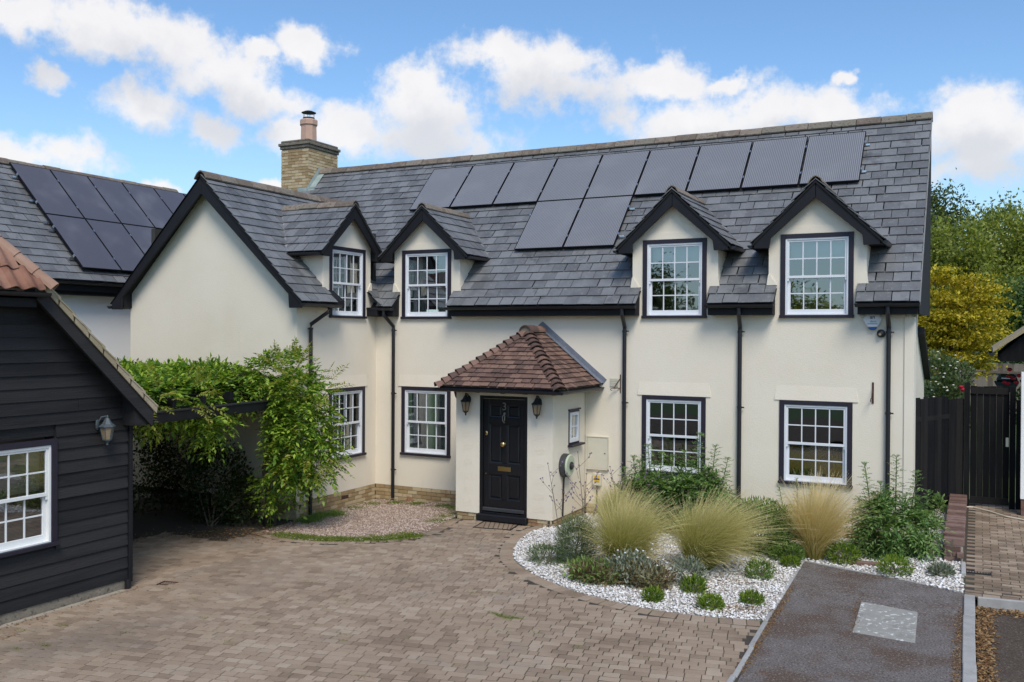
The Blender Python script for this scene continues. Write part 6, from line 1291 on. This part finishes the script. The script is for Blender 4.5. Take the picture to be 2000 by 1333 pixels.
def verbena(label, x, y, stems):
    z = gz(x, y); t = thing('verbena', label, 'flower', (x, y, z), 'tall verbena stalks'); sb = MB(); fl = MB()
    for (dx, dy, h) in stems:
        p0 = Vector((x, y, z)); p1 = Vector((x+dx, y+dy, z+h)); mid = p0.lerp(p1, .5)+Vector((random.gauss(0, .03), random.gauss(0, .03), 0)); sb.tube([p0, mid, p1], [.006, .005, .003], 5); tips = [p1]
        for k in range(5):
            q = .45+.1*k; b = p0.lerp(p1, q); a = k*1.57+random.random(); e = b+Vector((math.cos(a)*.16, math.sin(a)*.16, .16)); sb.tube([b, e], [.003, .002], 4); tips.append(e)
            for s_ in (-1, 1): e2 = e+Vector((math.cos(a+s_)*.05, math.sin(a+s_)*.05, .06)); sb.tube([e, e2], .002, 4); tips.append(e2)
        for e in tips: fl.lathe([(.003, -.008), (.014, 0), (.012, .010), (.003, .014)], 6, Matrix.Translation(e))
    sb.build('stems', 'stem_brown', t); kind(fl.build('flower_heads', 'verbena', t), 'stuff')
verbena('tall thin dry flower stalks before the porch corner', -5.62, 12.9, [(-.25, .0, 1.30), (-.05, .1, .9)]); verbena('thin flower stalks in front of the wall charger', -5.15, 12.5, [(-.10, .1, 1.55), (.08, .0, 1.25), (.0, .15, 1.1)]); verbena('wiry purple flower stalks along the wall below the switch box', -5.45, 14.9, [(.1, 0, .95), (.35, 0, .85), (-.2, .1, 1.0), (.55, .1, .8), (.0, .2, .7)])
fl = MB()
for _ in range(22): 
    q = (-3.9+random.gauss(0, .32), 11.6+random.gauss(0, .1), random.uniform(.24, .55)); fl.lathe([(.004, -.008), (.015, 0), (.011, .009), (.004, .012)], 6, Matrix.Translation(q))
kind(fl.build('flower_heads', 'flower_grey', bpy.data.objects['silver_herb']), 'stuff')
for o_ in [o_ for o_ in bpy.data.objects if o_.name.startswith('silver_herb')][:0]: pass
br = MB().box(-1.62, -1.18, 13.98, 14.09, gz(-1.4, 14)+.0, gz(-1.4, 14)+.06).build('loose_brick', 'brick_red', bevel=.01); tag(br, 'old red brick lying on gravel at the foot of the thistle', 'brick')
shrub('weed_patch', 'low dark weeds at the foot of the black fence', 'weeds', (-.75, 17.0, .1), [((-.75, 16.6, .2), (.3, .35, .25)), ((-.6, 17.6, .35), (.12, .3, .25))], 1300, .07, 'thistle_leaf')
# ---- trees
def tree(nm, label, base, h, els, ncl, per, L, m, bark='bark', tr=.14, flat=1.0, sig=.28, wr=.5, group=None, jit=.8):
    t = thing(nm, label, 'tree', base, group); b = Vector(base); top = Vector((sum(e[0][0] for e in els)/len(els), sum(e[0][1] for e in els)/len(els), h*.82))
    tb = MB(); mid = b.lerp(top, .5)+Vector((random.gauss(0, .12), random.gauss(0, .12), 0)); tb.tube([b-Vector((0, 0, .1)), b.lerp(mid, .5), mid, top], [tr, tr*.85, tr*.6, tr*.2], 9)
    for i in range(16):
        q = random.uniform(.3, .95); p = b.lerp(mid, q*2) if q < .5 else mid.lerp(top, q*2-1); e = els[i % len(els)]; g_ = Vector(e[0])+Vector([random.uniform(-.7, .7)*r_ for r_ in e[1]]); tb.tube([p, p.lerp(g_, .5)+Vector((0, 0, .1)), g_], [tr*.3, tr*.18, tr*.06], 6)
    tb.build('trunk', bark, t, smooth=True)
    C_, N_ = in_ellipsoids(els, ncl, .35); P = np.repeat(C_, per, 0)+RNG.normal(0, 1, (ncl*per, 3))*np.array([sig, sig, sig*flat]); D = np.repeat(N_, per, 0)*.6+RNG.normal(0, jit, (ncl*per, 3))*np.array([1, 1, .6 if flat < 1 else 1])
    quad_obj('crown', leaf_quads(P, D, RNG.uniform(.6, 1.2, len(P))*L, wr, .12), m, t, True); return t
BT = 'trees beyond the garden'
tree('golden_tree', 'golden yellow layered tree right of the cottage', (-.8, 30, -.2), 5.2, [((-.95, 30, 4.35), (1.5, 1.2, .95)), ((-.45, 29.8, 3.6), (1.35, 1.1, .9)), ((-.8, 29.9, 2.75), (1.3, 1.1, .8))], 170, 120, .12, 'gold_leaf', flat=.22, sig=.24, group=BT)
tree('birch_tree', 'pale green birch behind the golden tree', (-.6, 42, -.2), 8.6, [((-.9, 42, 6.6), (1.5, 1.3, 1.5)), ((-.4, 42, 5.0), (2.2, 1.5, 1.6)), ((-2.2, 42.3, 5.6), (1.2, 1.2, 1.6))], 230, 80, .19, 'birch_leaf', 'bark_birch', .10, 1.3, .26, group=BT)
tree('birch_tree', 'taller airy birch right of the pale one', (1.0, 44, -.2), 9.6, [((.9, 44, 7.5), (1.5, 1.3, 1.6)), ((1.5, 44, 5.8), (1.9, 1.5, 1.7)), ((.6, 44, 4.4), (1.9, 1.5, 1.4)), ((2.4, 44, 7.0), (1.0, 1.0, 1.4))], 240, 80, .19, 'birch_leaf', 'bark_birch', .11, 1.3, .27, group=BT)
tree('oak_tree', 'dark tree rising behind the roof end', (-2.2, 56, -.2), 11.8, [((-2.4, 56, 9.7), (2.1, 1.7, 1.7)), ((-1.2, 56, 8.6), (1.9, 1.6, 1.7)), ((.8, 56.5, 8.6), (1.5, 1.3, 1.6)), ((-3.5, 56, 8.2), (2, 1.6, 2.2))], 170, 80, .22, 'oak_leaf', tr=.22, sig=.34, group=BT)
tree('oak_tree', 'dark sparse-topped tree at the right picture edge', (3.6, 52, -.2), 9.6, [((3.3, 52, 8.0), (1.6, 1.4, 1.5)), ((3.9, 52, 6.4), (2.0, 1.6, 1.6)), ((2.6, 52, 6.2), (1.4, 1.2, 1.4))], 150, 70, .22, 'oak_leaf', tr=.2, sig=.34, group=BT)
tree('leafy_tree', 'mid-green broad-leaved tree behind the neighbour roof at the right', (1.7, 34, -.2), 5.0, [((1.6, 34, 4.1), (1.1, 1.0, 1.1)), ((1.0, 34, 3.4), (1.0, .9, .9)), ((2.2, 34, 3.5), (1.0, .9, 1.0))], 220, 55, .16, 'rose_leaf', tr=.10, sig=.24, group=BT)
tree('hedge_tree', 'dense dark tree low behind the other trees', (2, 62, -.2), 6, [((-4, 62, 3.2), (4, 1.6, 3)), ((1, 62, 3.2), (4, 1.6, 3.2)), ((6, 62, 3.2), (4, 1.6, 3))], 320, 50, .24, 'oak_leaf', tr=.2, sig=.5, group=BT)
shrub('flowering_shrub', 'pale green shrub with white flowers behind the black fence', 'shrub', (-.75, 25, 0), [((-.95, 25, 2.2), (.55, .5, .8)), ((-.62, 24.8, 1.6), (.42, .4, .9)), ((-.45, 25.2, 2.35), (.38, .35, .42))], 5200, .10, 'fennel_leaf', .42)
wf = MB()
for _ in range(40):
    wf.lathe([(.004, -.01), (.03, 0), (.02, .015), (.004, .02)], 6, Matrix.Translation((-.85+random.gauss(0, .3), 24.6+random.gauss(0, .15), random.uniform(1.7, 3.0))))
kind(wf.build('flowers', 'flower_white', bpy.data.objects['flowering_shrub']), 'stuff')
t = shrub('rose_bush', 'red rose bush beside the barbecue above the gate', 'rose', (.85, 23.3, 0), [((.85, 23.3, 1.75), (.20, .2, .45)), ((-.22, 23.3, 1.5), (.12, .12, .4))], 900, .08, 'rose_leaf', .5)
rf = MB()
for px_, py_ in ((1972, 723), (1978, 740), (1985, 748), (1962, 748), (1970, 736), (1880, 762), (1990, 735), (1968, 750), (1877, 757)):
    d = fw*F_PX+r2*(px_-1000)-u2*(py_-666.5); p = CP+d*(23.0/d.y); MB().lathe([(.01, -.035), (.05, -.01), (.055, .02), (.03, .045), (.01, .04)], 8, Matrix.Translation(p)).build('bloom', 'rose', t, smooth=True)
# trees across the road, seen only in the window panes
RG = 'trees across the road behind the camera'
for (x, y, h, m_, lab) in ((-19, -24, 8.5, 'oak_leaf', 'broad tree across the road reflected in the middle upper window'), (-10.5, -27, 6.6, 'birch_leaf', 'lower tree across the road reflected in the right upper window'), (-27, -20, 9, 'oak_leaf', 'tall tree across the road reflected in the left windows')):
    tree('roadside_tree', lab, (x, y, -.2), h, [((x, y, h*.68), (2.6, 2.2, h*.28)), ((x+1.4, y, h*.5), (2.2, 2, h*.22)), ((x-1.5, y, h*.5), (2.2, 2, h*.24))], 180, 40, .30, m_, tr=.25, sig=.5, group=RG)
for o_ in list(bpy.data.objects):
    if '_base' in o_: del o_['_base']
